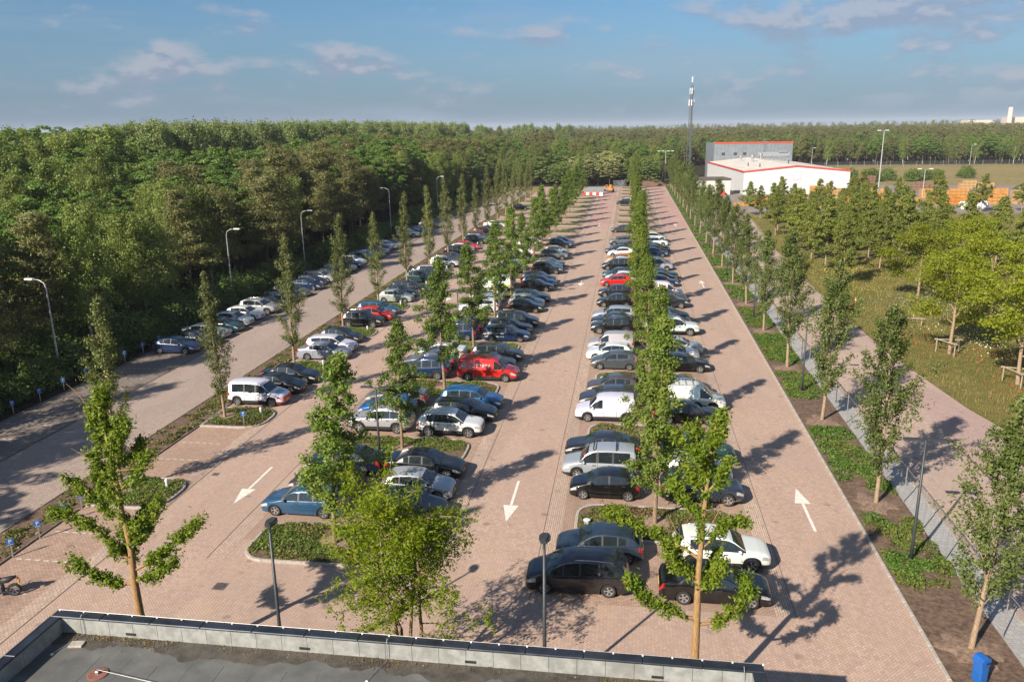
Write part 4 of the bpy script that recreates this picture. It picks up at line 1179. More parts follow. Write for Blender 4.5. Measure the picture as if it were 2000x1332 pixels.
def car_meshes(kind):
    T = CAR_TYPES[kind]; c = CarShape(T); S = c.S; L = c.L; n = len(S)
    sec = [c.sec(q) for q in S]; K = 10
    V = []
    for q, P in zip(S, sec):
        x = L / 2 - q
        for y, z in P: V.append((x, y, z))
        for y, z in P[:-1]: V.append((x, -y, z))
    M_ = 2 * K - 1
    def vid(i, j, side): return i * M_ + (j if side > 0 or j == K - 1 else K + j)
    faces = {}
    def put(part, f, mi=0): faces.setdefault(part, []).append((f, mi))
    clad = T.get('clad')
    for i in range(n - 1):
        qa, qb = S[i] / L, S[i + 1] / L; qm = (qa + qb) / 2; wide = (S[i + 1] - S[i])
        seam = any(abs(qm * L - d * L) < .008 for d in T['doors']) and wide < .02
        for side in (1, -1):
            sn = 'L' if side > 0 else 'R'
            for j in range(K - 1):
                f = [vid(i, j, side), vid(i, j + 1, side), vid(i + 1, j + 1, side), vid(i + 1, j, side)]
                if side < 0: f.reverse()
                part, mi = 'body', 0
                if j == 0: mi = 1
                elif j == 1 and (clad or qm < .06 or qm > .955): mi = 1 if clad else 0
                if seam and 1 <= j <= 4: mi = 1
                if j == 5:
                    for wi, (a, b) in enumerate(T['win']):
                        if a <= qm <= b: part = 'side_window%d%s' % (wi, sn)
                    if part == 'body' and T['win'][0][0] < qm < T['win'][-1][1] and 'panel' not in kind: mi = 1
                    if part == 'body' and T['ws'][0] < qm < T['win'][0][0]: mi = 1
                if j in (7, 8):
                    if T['ws'][0] <= qm <= T['ws'][1]: part = 'windscreen'
                    if T['rw'][0] <= qm <= T['rw'][1]: part = 'rear_window'
                if kind == 'pickup' and j in (7, 8) and .655 < qm < .96: mi = 1
                if j == 3 and .012 < qm < .098: part, mi = 'headlight' + sn, 0
                if j in ((3,) if kind not in ('compact_van', 'panel_van', 'small_panel_van', 'people_carrier') else (3, 5)) and qm > (.945 if j == 3 else .968): part, mi = 'tail_light' + sn, 0
                put(part, f, mi)
    # end caps
    for i, rev in ((0, False), (n - 1, True)):
        ring = [vid(i, j, 1) for j in range(1, K)] + [vid(i, j, -1) for j in range(K - 2, 0, -1)]
        if rev: ring.reverse()
        put('body', ring)
    out = {}
    mats = {'body': [M_PAINT, M_TRIM], 'windscreen': [M_GLASS], 'rear_window': [M_GLASS], 'headlight': [M_HEAD], 'tail_light': [M_TAIL], 'side_window': [M_GLASS]}
    for part, fl in faces.items():
        used = sorted({v for f, _ in fl for v in f}); mp = {v: k for k, v in enumerate(used)}
        me = bpy.data.meshes.new(part)
        me.from_pydata([V[v] for v in used], [], [tuple(mp[v] for v in f) for f, _ in fl])
        base = ''.join(ch for ch in part.rstrip('LR') if not ch.isdigit())
        for m in mats[base]: me.materials.append(m)
        me.polygons.foreach_set('material_index', [mi for _, mi in fl])
        me.polygons.foreach_set('use_smooth', [True] * len(fl))
        me.set_sharp_from_angle(angle=rad(38)); me.update()
        out[part] = (base, me, (0, 0, 0), None)
    # dark underside so that nothing shows through the arches
    b = MB(); b.box(-L / 2 + .25, L / 2 - .25, -c.W / 2 + .25, c.W / 2 - .25, .17, .62); out['underbody'] = ('underbody', b.mesh('underbody', M_TRIM), (0, 0, 0), None)
    xn = L / 2
    zt0 = lin(0, T['top']) * c.H
    b = MB(); b.bbox(xn - .06, xn + .012, -.42, .42, c.clear + .14, c.clear + .27, .01); b.bbox(xn - .06, xn + .014, -.33, .33, zt0 - .15, zt0 - .035, .01)
    out['grille'] = ('grille', b.mesh('grille', M_TRIM), (0, 0, 0), None)
    pl = MB(); pl.bbox(-.012, .012, -.26, .26, -.055, .055, .008); pm = pl.mesh('number_plate', M_PLATE)
    out['plateF'] = ('number_plate', pm, (xn + .018, 0, c.clear + .21), None)
    out['plateR'] = ('number_plate', pm, (-xn - .006, 0, min(.78, lin(1, T['top']) * c.H - .10)), None)
    q = T['win'][0][0] * L + .06; P = c.sec(q)
    mb = MB(); mb.lathe([(0, -.09), (.06, -.085), (.085, -.03), (.085, .04), (.05, .085), (0, .09)], 8, 'Y')
    mm = mb.mesh('wing_mirror', M_PAINT, smooth=True)
    for sgn in (1, -1): out['mirror%d' % sgn] = ('wing_mirror', mm, (L / 2 - q + .04, sgn * (P[5][0] + .075), P[5][1] + .05), None)
    if 'panel' not in kind:
        hd = MB(); hd.bbox(-.10, .10, -.02, .02, -.016, .016, .006); hm = hd.mesh('door_handle', M_TRIM)
        for w in T['win'][:2] if kind != 'people_carrier' else T['win'][1:3]:
            qh = w[1] * L - .12; Ph = c.sec(qh)
            for sgn in (1, -1): out['handle%s%d' % (w[0], sgn)] = ('door_handle', hm, (L / 2 - qh, sgn * (Ph[3][0] + .004), Ph[4][1] - .10), None)
    # wheels
    tb = MB(); R = c.R; tw = .105
    tb.lathe([(R * .64, tw * .75), (R * .70, tw), (R * .93, tw), (R, tw * .6), (R, -tw * .6), (R * .93, -tw), (R * .70, -tw), (R * .64, -tw * .75)], 20, 'Y')
    tm = tb.mesh('wheel', M_TYRE, smooth=True, angle=40)
    rb = MB(); rr = R * .67
    rb.lathe([(rr, .07), (rr, .085), (rr * .90, .085), (rr * .86, .05)], 20, 'Y')
    rb.lathe([(0, .072), (rr * .2, .07), (rr * .22, .045)], 10, 'Y')
    ns = 5
    for i in range(ns):
        a = 2 * math.pi * i / ns; d = (math.cos(a), math.sin(a)); p = (-d[1], d[0]); w0, w1 = rr * .10, rr * .17
        rb.quad([(d[0] * rr * .12 + p[0] * w0, .066, d[1] * rr * .12 + p[1] * w0), (d[0] * rr * .12 - p[0] * w0, .066, d[1] * rr * .12 - p[1] * w0),
                 (d[0] * rr * .92 - p[0] * w1, .072, d[1] * rr * .92 - p[1] * w1), (d[0] * rr * .92 + p[0] * w1, .072, d[1] * rr * .92 + p[1] * w1)])
    rm = rb.mesh('rim', M_RIM)
    kb = MB(); kb.lathe([(rr * .98, .03), (0, .032)], 16, 'Y'); km = kb.mesh('brake_disc', M_TRIM)
    for xc in (c.xf, c.xr):
        for sgn in (1, -1):
            out['wheel%.2f%d' % (xc, sgn)] = ('wheel', tm, (L / 2 - xc, sgn * (c.W / 2 - .115), R), (sgn, rm, km))
    if T.get('rails'):
        qa, qb = .47 * L, .84 * L; Pa, Pb, Pm = c.sec(qa), c.sec(qb), c.sec((qa + qb) / 2)
        rl = MB(); rl.tube([(L / 2 - qa, Pa[7][0] - .03, Pa[7][1] + .01), (L / 2 - qa - .1, Pa[7][0] - .03, Pa[7][1] + .055), (L / 2 - (qa + qb) / 2, Pm[7][0] - .03, Pm[7][1] + .05), (L / 2 - qb + .1, Pb[7][0] - .03, Pb[7][1] + .055), (L / 2 - qb, Pb[7][0] - .03, Pb[7][1] + .01)], .018, 6)
        m1 = rl.mesh('roof_rail', M_CHROME, smooth=True)
        out['rail1'] = ('roof_rail', m1, (0, 0, 0), None); out['rail2'] = ('roof_rail', m1, (0, 0, 0), 'flipY')
    return c, out

CARS = {}
def car_proto(kind):
    if kind not in CARS: CARS[kind] = car_meshes(kind)
    return CARS[kind]
FAR_SKIP = ('door_handle', 'number_plate', 'grille')
def make_car(kind, loc, rz, color, label, group, far=False, name=None):
    c, parts = car_proto(kind)
    root = empty(name or kind, loc, rz)
    for key, (nm, me, pl, ex) in parts.items():
        if far and nm in FAR_SKIP: continue
        o = link(nm, me, root, pl); o.color = (*color, 1)
        if ex == 'flipY': o.scale = (1, -1, 1)
        elif ex:
            sgn, rm, km = ex
            if sgn < 0: o.rotation_euler = (0, 0, math.pi)
            r = link('rim', rm, o); r.color = (*color, 1)
            if not far: link('brake_disc', km, o)
    return props(root, label, 'van' if 'van' in kind else ('pickup' if kind == 'pickup' else 'car'), group)

def decal(car, kind, q0, q1, j0, j1, side, col, name, f0=0.0, f1=1.0, nseg=10):
    """coloured film following the flank between two section lines (4 mm proud)"""
    c, _ = car_proto(kind); V, F = [], []
    for i in range(nseg + 1):
        q = (q0 + (q1 - q0) * i / nseg) * c.L; P = c.sec(q)
        for a, fr in ((j0, f0), (j1, f1)):
            y = P[a][0] + (P[min(a + 1, 9)][0] - P[a][0]) * fr; z = P[a][1] + (P[min(a + 1, 9)][1] - P[a][1]) * fr
            V.append((c.L / 2 - q, side * (y + .005), z + (.004 if j0 >= 7 else 0)))
    for i in range(nseg): F.append((2 * i, 2 * i + 1, 2 * i + 3, 2 * i + 2))
    me = bpy.data.meshes.new(name); me.from_pydata(V, [], F); me.materials.append(col); me.update()
    return link(name, me, car)
def film(name, col): return mat('film_' + name, col, .35, var=.06, coat=.5)
TXT = {}
def lettering(parent, txt, size, loc, rot, m, name='lettering'):
    cu = bpy.data.curves.new(name, 'FONT'); cu.body = txt; cu.size = size; cu.extrude = .002; cu.align_x = 'CENTER'; cu.align_y = 'CENTER'
    key = (txt, size)
    if key not in TXT:
        tmp = bpy.data.objects.new('tmp', cu); me = bpy.data.meshes.new_from_object(tmp); me.name = name
        me.materials.clear(); me.materials.append(m); TXT[key] = me; bpy.data.objects.remove(tmp)
    bpy.data.curves.remove(cu)
    o = link(name, TXT[key], parent, loc); o.rotation_euler = rot; return o

# paint colours
K = {'black': (.004, .004, .005), 'charcoal': (.014, .016, .019), 'dark grey': (.034, .036, .04), 'grey': (.12, .125, .13), 'silver': (.36, .37, .385), 'white': (.78, .78, .775),
     'navy': (.006, .010, .026), 'dark blue': (.008, .026, .085), 'blue': (.012, .10, .27), 'steel blue': (.022, .085, .155), 'slate blue': (.022, .034, .052), 'teal': (.014, .055, .065),
     'red': (.58, .016, .010), 'dark red': (.13, .014, .010), 'orange': (.66, .22, .008), 'lime green': (.24, .44, .015), 'brown': (.05, .034, .028), 'pale blue': (.30, .36, .41), 'beige': (.33, .30, .245), 'bronze': (.075, .062, .056), 'green grey': (.065, .082, .085)}
ADJ = {'hatchback': 'hatchback', 'small_hatchback': 'small hatchback', 'estate': 'estate car', 'saloon': 'saloon', 'suv': 'off-roader', 'people_carrier': 'people carrier', 'compact_van': 'small van', 'panel_van': 'panel van', 'small_panel_van': 'small panel van', 'pickup': 'pickup'}
h, sh, es, sa, su, pc, cv, pv, pk = 'hatchback', 'small_hatchback', 'estate', 'saloon', 'suv', 'people_carrier', 'compact_van', 'panel_van', 'pickup'
N_ = None
ROWS = {
 'B': (ISL_B, -27.15, 0, 'single row beside the soil strip', {
    1: [(cv, 'white'), (h, 'black'), (sa, 'black')], 2: [(sa, 'pale blue'), (es, 'white'), (h, 'charcoal')], 3: [(su, 'black'), (h, 'red'), (es, 'steel blue')],
    4: [(h, 'silver'), (h, 'black'), (es, 'charcoal')], 5: [(su, 'teal'), (sa, 'dark grey'), (es, 'silver')], 6: [(su, 'white'), (h, 'dark red'), (sa, 'dark grey')],
    7: [(es, 'black'), (h, 'white'), (h, 'red')], 8: [(su, 'black'), (es, 'silver'), (es, 'dark grey')], 9: [(su, 'dark red'), (h, 'charcoal'), N_], 10: [(sa, 'white'), N_, N_], 13: [(sa, 'black'), N_, N_]}),
 'C': (ISL_C, -16.55, 180, 'left side of the left double row', {
    0: [(es, 'steel blue'), (h, 'brown'), (sa, 'navy')], 1: [(su, 'silver'), (h, 'blue'), (sa, 'grey')], 2: [(su, 'dark blue'), (sa, 'grey'), (sa, 'white')],
    3: [(pc, 'dark blue'), (h, 'navy'), (h, 'lime green')], 4: [(es, 'white'), (es, 'silver'), (h, 'white')], 5: [(pv, 'white'), (sa, 'charcoal'), N_], 6: [(su, 'dark blue'), (h, 'silver'), N_],
    7: [(pv, 'white'), (h, 'dark red'), N_], 8: [N_, (h, 'white'), N_]}),
 'D': (ISL_C, -11.35, 0, 'right side of the left double row', {
    0: [(h, 'charcoal'), (h, 'silver'), (sa, 'black')], 1: [(su, 'white'), (es, 'black'), (es, 'blue')], 2: [(pv, 'red'), (sa, 'charcoal'), (es, 'dark grey')],
    3: [(es, 'dark blue'), (es, 'navy'), (pc, 'black')], 4: [(sh, 'black'), (h, 'silver'), (es, 'navy')], 5: [(h, 'black'), (es, 'dark blue'), (es, 'black')], 6: [(su, 'charcoal'), (h, 'beige'), (sa, 'grey')],
    7: [(su, 'grey'), N_, (h, 'beige')], 8: [(su, 'black'), (pc, 'silver'), N_]}),
 'E': (ISL_E, -1.05, 180, 'left side of the right double row', {
    -1: [N_, (pc, 'charcoal'), (h, 'slate blue')], 0: [(sh, 'black'), (cv, 'silver'), (sa, 'charcoal')], 1: [('small_panel_van', 'white'), (es, 'dark grey'), (h, 'bronze')], 2: [(sh, 'green grey'), (h, 'white'), ('small_panel_van', 'silver')],
    3: [(su, 'black'), (sa, 'charcoal'), (es, 'silver')], 4: [(h, 'black'), N_, (h, 'charcoal')], 5: [(h, 'red'), (h, 'white'), (h, 'teal')], 6: [(pc, 'black'), (h, 'white'), (h, 'orange')],
    7: [(h, 'white'), (sa, 'navy'), (h, 'charcoal')], 8: [(su, 'grey'), N_, N_], 9: [N_, N_, (es, 'dark grey')], 14: [N_, (sa, 'navy'), (h, 'white')]}),
 'F': (ISL_E, 4.45, 0, 'right side of the right double row', {
    -1: [N_, (sa, 'black'), (su, 'white')], 0: [(su, 'slate blue'), (sh, 'white'), (sa, 'teal')], 1: [(es, 'black'), (pv, 'white'), (h, 'navy')], 2: [(sa, 'black'), (su, 'white'), (es, 'silver')],
    3: [(pk, 'white'), (es, 'charcoal'), (h, 'dark blue')], 4: [(su, 'charcoal'), (es, 'slate blue'), (pv, 'white')], 5: [(es, 'dark blue'), (h, 'navy'), (sa, 'slate blue')], 6: [(cv, 'silver'), (h, 'grey'), N_],
    7: [(h, 'dark blue'), (h, 'charcoal'), (sa, 'teal')], 8: [(sa, 'white'), N_, (su, 'white')]}),
}
FIX = {('E', -1, 1): -1.85, ('E', -1, 2): -1.0, ('E', 0, 0): -.95, ('E', 0, 1): -1.3, ('F', -1, 1): 4.05, ('F', 0, 0): 4.3, ('C', 0, 0): -16.85, ('F', 1, 1): 4.75, ('D', 2, 0): -11.05}
RC = random.Random(21)
placed = {}
for rk, (y0, xc, rz, what, segs) in ROWS.items():
    cnt = 0
    for k in sorted(segs):
        for j, e in enumerate(segs[k]):
            if e is None: continue
            cnt += 1; kind, colr = e
            dx = RC.uniform(-.28, .28); dy = RC.uniform(-.14, .14); da = RC.uniform(-1.6, 1.6)
            x = FIX.get((rk, k, j), xc + dx); y = bay_y(y0, k, j) + dy
            far = y > 110
            c = K[colr]; c = tuple(max(.004, v * RC.uniform(.9, 1.1)) for v in c)
            lab = '%s %s, %s from the near end, %s' % (colr, ADJ[kind], ordn(cnt), what)
            placed[(rk, k, j)] = make_car(kind, (x, y, .01), rad(rz + da), c, lab, 'cars parked on the ' + what, far)
# bays at the edge of the wood (row A)
A = [(42.2, h, 'silver'), (66.8, h, 'dark blue'), (69.5, sa, 'navy'), (72.2, sa, 'pale blue'), (74.9, h, 'teal'), (77.6, h, 'white'), (80.3, h, 'white'), (83.2, su, 'silver'), (86.0, sa, 'charcoal'), (89.2, h, 'dark grey'), (92.6, es, 'grey'),
     (97.0, sa, 'dark blue'), (99.8, h, 'navy'), (102.5, es, 'silver'), (105.2, sa, 'charcoal'), (108.0, su, 'black'), (110.8, h, 'silver'), (113.5, sa, 'dark grey'), (116.2, h, 'white'), (119.0, su, 'charcoal'), (121.8, h, 'silver'), (124.6, es, 'dark blue'), (127.4, sa, 'silver'), (130.2, h, 'dark grey'), (133.0, es, 'white'),
     (148.0, su, 'white'), (151.5, sa, 'slate blue'), (154.5, h, 'charcoal'), (163.0, h, 'grey')]
for i, (y, kind, colr) in enumerate(A):
    lab = '%s %s, %s from the near end, row at the edge of the wood' % (colr, ADJ[kind], ordn(i + 1))
    make_car(kind, (-41.45 + RC.uniform(-.25, .25) - (.9 if i == 0 else 0), y, -.005), rad(RC.uniform(-2, 2)), K[colr], lab, 'cars parked at the edge of the wood', y > 105)

# special liveries
F_WHITE, F_BLUE, F_RED, F_SKY, F_LIME, F_GREEN, F_GREY, F_BLACK = [film(n, c) for n, c in (('white', (.75, .75, .74)), ('blue', (.02, .12, .38)), ('red', (.55, .03, .015)), ('sky', (.05, .35, .62)), ('lime', (.45, .58, .03)), ('green', (.16, .40, .05)), ('grey', (.35, .37, .38)), ('black', (.02, .02, .02)))]
v = placed[('D', 2, 0)]; v['label'] = 'red panel van with white lettering on its flank, left double row'
for sgn in (-1, 1):
    lettering(v, 'BLOEM INFRA', .36, (-.72, sgn * .947, 1.33), (rad(84), 0, 0 if sgn < 0 else math.pi), F_WHITE)
    b = MB(); b.quad([(0, 0, 0), (.16, 0, 0), (.24, 0, .14), (.08, 0, .14)]); b.quad([(.05, 0, .16), (.21, 0, .16), (.29, 0, .30), (.13, 0, .30)]); b.quad([(.19, 0, .02), (.30, 0, .02), (.34, 0, .12), (.25, 0, .12)])
    b.build('emblem', F_WHITE, v, (-2.12 if sgn < 0 else .72, sgn * .944, 1.19), 0 if sgn < 0 else math.pi)
v = placed[('B', 1, 0)]; v['label'] = 'white small van with red front bumper and blue bonnet lettering, single row'
decal(v, cv, .0, .125, 1, 3, -1, F_RED, 'red_film', 0, .6); decal(v, cv, .0, .125, 1, 3, 1, F_RED, 'red_film', 0, .6)
b = MB(); b.box(2.10, 2.212, -.66, .66, .30, .68); b.build('bumper_film', F_RED, v)
decal(v, cv, .22, .29, 4, 4, -1, F_SKY, 'blue_logo', -.9, -.2, 4) if False else None
for sgn in (-1, 1):
    b = MB(); b.quad([(.62, sgn * .907, .84), (1.06, sgn * .907, .84), (1.06, sgn * .907, .96), (.62, sgn * .907, .96)]); b.build('blue_logo', F_SKY, v)
    b = MB()
    for q in range(9):
        a = RC.uniform(1.12, 1.5); z = RC.uniform(.72, .98); b.quad([(a, sgn * .907, z), (a + .08, sgn * .907, z + .02), (a + .1, sgn * .907, z + .08), (a + .02, sgn * .907, z + .06)])
    b.build('leaf_print', F_BLACK, v)
    b = MB()
    for q, w in enumerate((.30, .55)): b.box(-.45, -.45 + w, sgn * .905, sgn * .909, 1.02 - q * .09, 1.05 - q * .09)
    b.build('print_line', F_GREY, v)
decal(v, cv, .06, .17, 8, 8, 1, F_SKY, 'bonnet_film', .1, .95, 6); decal(v, cv, .06, .17, 8, 8, -1, F_SKY, 'bonnet_film', .1, .95, 6)
v = placed[('D', 3, 0)]; v['label'] = 'dark blue estate car with a white wave on its doors, left double row'
for sgn in (-1, 1): decal(v, es, .52, .93, 2, 3, sgn, F_GREY, 'white_wave', 0.2, .9, 12); decal(v, es, .80, .97, 3, 4, sgn, F_WHITE, 'white_wave', .1, .9, 8)
v = placed[('F', 3, 0)]; v['label'] = 'white pickup with green and blue graphics on its rear flank'
for sgn in (-1, 1):
    decal(v, pk, .62, .97, 3, 4, sgn, F_GREEN, 'green_film', 0, .9, 8); decal(v, pk, .50, .76, 1, 2, sgn, F_BLUE, 'blue_film', .2, .95, 8); decal(v, pk, .64, .92, 2, 3, sgn, F_LIME, 'lime_film', .0, .9, 8)
v = placed[('C', 5, 0)]; v['label'] = 'white panel van with a lime green lower half, left double row'
for sgn in (-1, 1): decal(v, pv, .40, .98, 1, 3, sgn, F_LIME, 'lime_film', 0.1, .1, 10)
# roof equipment
v = placed[('F', 1, 1)]; v['label'] = 'white panel van with a roof rack, right double row'
for i in range(6): MB().box(-1.9 + i * .5, -1.86 + i * .5, -.72, .72, 1.97, 2.0).build('rack_bar', M_GALV, v)
for sgn in (-1, 1): MB().tube([(-2.0, sgn * .72, 1.99), (.75, sgn * .72, 1.99)], .018, 6).build('rack_rail', M_GALV, v)
for i in range(3):
    for sgn in (-1, 1): MB().box(-1.7 + i * 1.05, -1.66 + i * 1.05, sgn * .70 - .02, sgn * .70 + .02, 1.84, 1.975).build('rack_foot', M_GALV, v)
v = placed[('E', 0, 1)]; v['label'] = 'silver small van with two roof bars, beside the small black hatchback'
for x in (.35, -.95): MB().bbox(x - .035, x + .035, -.72, .72, 1.90, 1.94, .012).build('roof_bar', M_BLACK, v)
for x in (.35, -.95):
    for sgn in (-1, 1): MB().box(x - .03, x + .03, sgn * .66 - .03, sgn * .66 + .03, 1.76, 1.905).build('roof_bar_foot', M_BLACK, v)
placed[('E', -1, 1)]['label'] = 'charcoal people carrier with silver roof rails, nearest car of all'
placed[('C', 0, 0)]['label'] = 'steel blue estate car at the near end of the left double row'
# ------------------------------------------------------------------ trees right of the fence
TM = [t_broad(210 + i, 9.6, 3.8, 1.9, 13000, .19, L_MAPLE, BK_OAK, .17, .7) for i in range(3)]
MAPLES = [(28.5, 72.8, 1.0), (30.4, 64.2, 1.02), (36.5, 84.5, 1.0), (33.5, 96.5, .95), (44.5, 78.5, 1.05), (40.5, 104, .95), (50.5, 92, 1.0), (48.5, 66.0, 1.0), (35.5, 51.5, 1.0)]
ML = ['bright yellow green tree in a timber frame, second nearest in the meadow', 'bright yellow green tree behind a timber rail at the right edge', 'bright yellow green tree behind the two framed meadow trees',
      'bright yellow green tree of the meadow nearest the dull green grove', 'bright yellow green tree at the right edge beside the dry field', 'bright yellow green tree deepest in the meadow before the grove',
      'bright yellow green tree far right in front of the dry field', 'bright yellow green tree cut off by the right edge of view', 'bright yellow green tree overhanging the rose road at the right edge']
for i, (x, y, s) in enumerate(MAPLES):
    plant('meadow_tree', TM[i % 3], (x, y, -.03), R_.uniform(0, 6.28), s, ML[i], 'tree', 'bright green meadow trees')
TG = [t_cone(230 + i, 9.4, 2.4, 2.0, 7500, .2, L_GROVE, BK_OAK) for i in range(4)]
gi = 0
for a, x in enumerate((28.0, 35.0, 42.0, 49.5)):
    for b_, y in enumerate(np.arange(106, 190, 9.2)):
        if a in (1, 2) and b_ == 0: continue
        gi += 1
        plant('grove_tree', TG[gi % 4], (x + R_.uniform(-1.2, 1.2), float(y) + R_.uniform(-1.5, 1.5), -.03), R_.uniform(0, 6.28), R_.uniform(.88, 1.12) * (1.0 if y < 140 else .84),
              'dull green grove tree, %s from the near end, %s line from the fence' % (ordn(b_ + 1 - (a in (1, 2))), ordn(a + 1)), 'tree', 'grove between the road and the yard')
for i, (x, y) in enumerate(((53.7, 197), (61.5, 197), (70, 196.5), (79, 195), (88, 196), (97, 197), (107, 197), (118, 198))):
    plant('yard_tree', TG[i % 4], (x, y, -.03), R_.uniform(0, 6.28), R_.uniform(.8, 1.0), 'thin green tree before the crate yard, %s from the hall' % ordn(i + 1), 'tree', 'trees in front of the crate yard')

# strip weeds, soil tufts and meadow
def scatter(name, pts, size, m, label, cat, seed, flat=.3, aspect=.6):
    V, F = leaves(pts, size, np.random.default_rng(seed), flat, aspect)
    o = link(name, np_mesh(name, V, F, [m])); props(o, label, cat, kind='stuff'); return o
rg = np.random.default_rng(77)
def mounds(x0, x1, y0, y1, n_m, n_leaf, hmin, hmax, rmin, rmax, avoid=None):
    cx, cyy = rg.uniform(x0, x1, n_m), rg.uniform(y0, y1, n_m)
    rr, hh = rg.uniform(rmin, rmax, n_m), rg.uniform(hmin, hmax, n_m)
    if avoid is not None:
        k = avoid(cx, cyy); cx, cyy, rr, hh = cx[k], cyy[k], rr[k], hh[k]
    i = rg.integers(0, len(cx), n_leaf); a = rg.uniform(0, 6.283, n_leaf); d = np.sqrt(rg.uniform(0, 1, n_leaf))
    X = np.clip(cx[i] + np.cos(a) * d * rr[i], x0, x1); Y = cyy[i] + np.sin(a) * d * rr[i]
    return np.stack([X, Y, .08 + hh[i] * (1 - d ** 2) * rg.uniform(.5, 1, n_leaf)], 1)
def strip_ok(x, y):
    ph = (y - 29.0) / 12.55; fr = np.abs(ph - np.round(ph)) * 12.55
    bare = (fr < 1.5) | ((y < 33.5)) | ((y > 55.6) & (y < 58.5)) | ((y > 42.0) & (y < 44.6) & (x < 14)) | (rg.uniform(0, 1, len(x)) < .12)
    return ~bare
P1 = mounds(12.3, 15.0, 26, 90, 620, 42000, .10, .34, .35, .75, strip_ok)
P2 = mounds(12.3, 15.0, 90, 278, 1300, 24000, .10, .34, .4, .8, strip_ok)
scatter('strip_weeds', P1, .13, M_STRIPLEAF, 'low green ground cover in the strip by the fence, near part', 'ground cover', 1)
scatter('strip_weeds', P2, .24, M_STRIPLEAF, 'low green ground cover in the strip by the fence, far part', 'ground cover', 2)
P3 = np.concatenate([mounds(-31.5, -29.6, 30, 110, 260, 12000, .05, .22, .2, .6), mounds(-31.5, -29.6, 90, 240, 500, 9000, .08, .25, .3, .8)])
M_TUFT = leaf_mat('dry_weed', (0.10, 0.115, 0.03), (0.15, 0.15, 0.045), (0.20, 0.165, 0.07), .25, .5)
scatter('soil_weeds', P3, .16, M_TUFT, 'tufts of grass and weeds on the soil strip', 'weeds', 3)
M_SOIL_MID = mat('mulch_soil', (0.20, 0.135, 0.095), 0.95, var=0.4, scale=6, bmp=0.9, stain=(0.125, 0.082, 0.056))
# soil rings round the strip trees
for k in range(8):
    b = MB(); b.lathe([(1.2, .035), (.8, .09), (.4, .13), (0, .15)], 22); rw_ = [1 + .22 * math.sin(q * 1.9 + k) + .14 * math.sin(q * .8 + 2 * k) for q in range(22)]; b.v = [(p_[0] * rw_[q % 22], p_[1] * rw_[q % 22], p_[2]) for q, p_ in enumerate(b.v)]; o = b.build('soil_mound', M_SOIL_MID, None, (13.55, 29.0 + 12.55 * k, .01), smooth=True)
    props(o, 'pale soil mound round the %s tree of the strip by the fence' % ordn(k + 1), 'soil mound', 'soil mounds round the strip trees', 'structure')
# meadow grass: blades leaning from tufts
def blades(n, box, hmin, hmax, w, m, name, label, seed, inside):
    r = np.random.default_rng(seed); X = r.uniform(box[0], box[1], n); Y = r.uniform(box[2], box[3], n)
    k = inside(X, Y); X, Y = X[k], Y[k]; n = len(X)
    H_ = r.uniform(hmin, hmax, n) * (.6 + .8 * (np.sin(X * .35) * np.sin(Y * .27) * .5 + .5)); a = r.uniform(0, 6.28, n); ln = r.uniform(.1, .5, n) * H_
    dx, dy = np.cos(a), np.sin(a); sc = w * (Y / 70)
    A_ = np.stack([X - dy * sc, Y + dx * sc, np.full(n, -.03)], 1); B_ = np.stack([X + dy * sc, Y - dx * sc, np.full(n, -.03)], 1)
    C_ = np.stack([X + dx * ln, Y + dy * ln, H_], 1)
    V = np.stack([A_, B_, C_], 1).reshape(-1, 3); F = np.arange(3 * n).reshape(-1, 3)
    o = link(name, np_mesh(name, V, F, [m])); return props(o, label, 'grass', kind='stuff')
def in_meadow(X, Y): return (X > np.interp(Y, [8, 34, 45, 51, 58, 72, 95, 135, 190], [41, 34.6, 28.2, 25.8, 24.6, 23.4, 23.7, 24.7, 28]))
M_GRASS = leaf_mat('meadow_grass', (0.135, 0.125, 0.036), (0.18, 0.155, 0.052), (0.235, 0.185, 0.08), .3, .55, oscale=.12)
blades(110000, (23, 75, 36, 125), .10, .38, .020, M_GRASS, 'meadow_grass', 'tall ochre green meadow grass right of the road', 5, in_meadow)
blades(45000, (24, 130, 125, 196), .08, .24, .014, M_GRASS, 'field_grass', 'short dry grass of the field before the yard', 6, in_meadow)
def specks(n, box, m, name, label, seed, size, patch):
    r = np.random.default_rng(seed); cx, cyy = r.uniform(box[0], box[1], patch), r.uniform(box[2], box[3], patch)
    i = r.integers(0, patch, n); X = cx[i] + r.normal(0, 2.2, n); Y = cyy[i] + r.normal(0, 2.6, n); k = in_meadow(X, Y)
    V, F = leaves(np.stack([X[k], Y[k], r.uniform(.2, .42, k.sum())], 1), size, r, .6, 1.0)
    o = link(name, np_mesh(name, V, F, [m])); props(o, label, 'flowers', kind='stuff')
specks(2600, (25, 50, 48, 100), leaf_mat('poppy_red', (.45, .04, .015), (.55, .09, .03), (.4, .03, .02), .2), 'poppies', 'red poppies scattered in the meadow', 7, .11, 9)
specks(2600, (25, 60, 45, 120), leaf_mat('flower_white', (.55, .54, .46), (.66, .65, .55), (.5, .48, .3), .2), 'white_flowers', 'white and cream flowers scattered in the meadow', 8, .10, 16)
specks(1600, (28, 45, 78, 100), leaf_mat('flower_blue', (.14, .14, .22), (.2, .2, .3), (.2, .22, .25), .2), 'blue_flowers', 'blue grey flower patch in the meadow', 9, .14, 3)
specks(4200, (24, 60, 45, 120), leaf_mat('flower_yellow', (.42, .34, .04), (.5, .42, .07), (.4, .34, .1), .2), 'yellow_flowers', 'yellow flowers scattered in the meadow', 10, .10, 14)

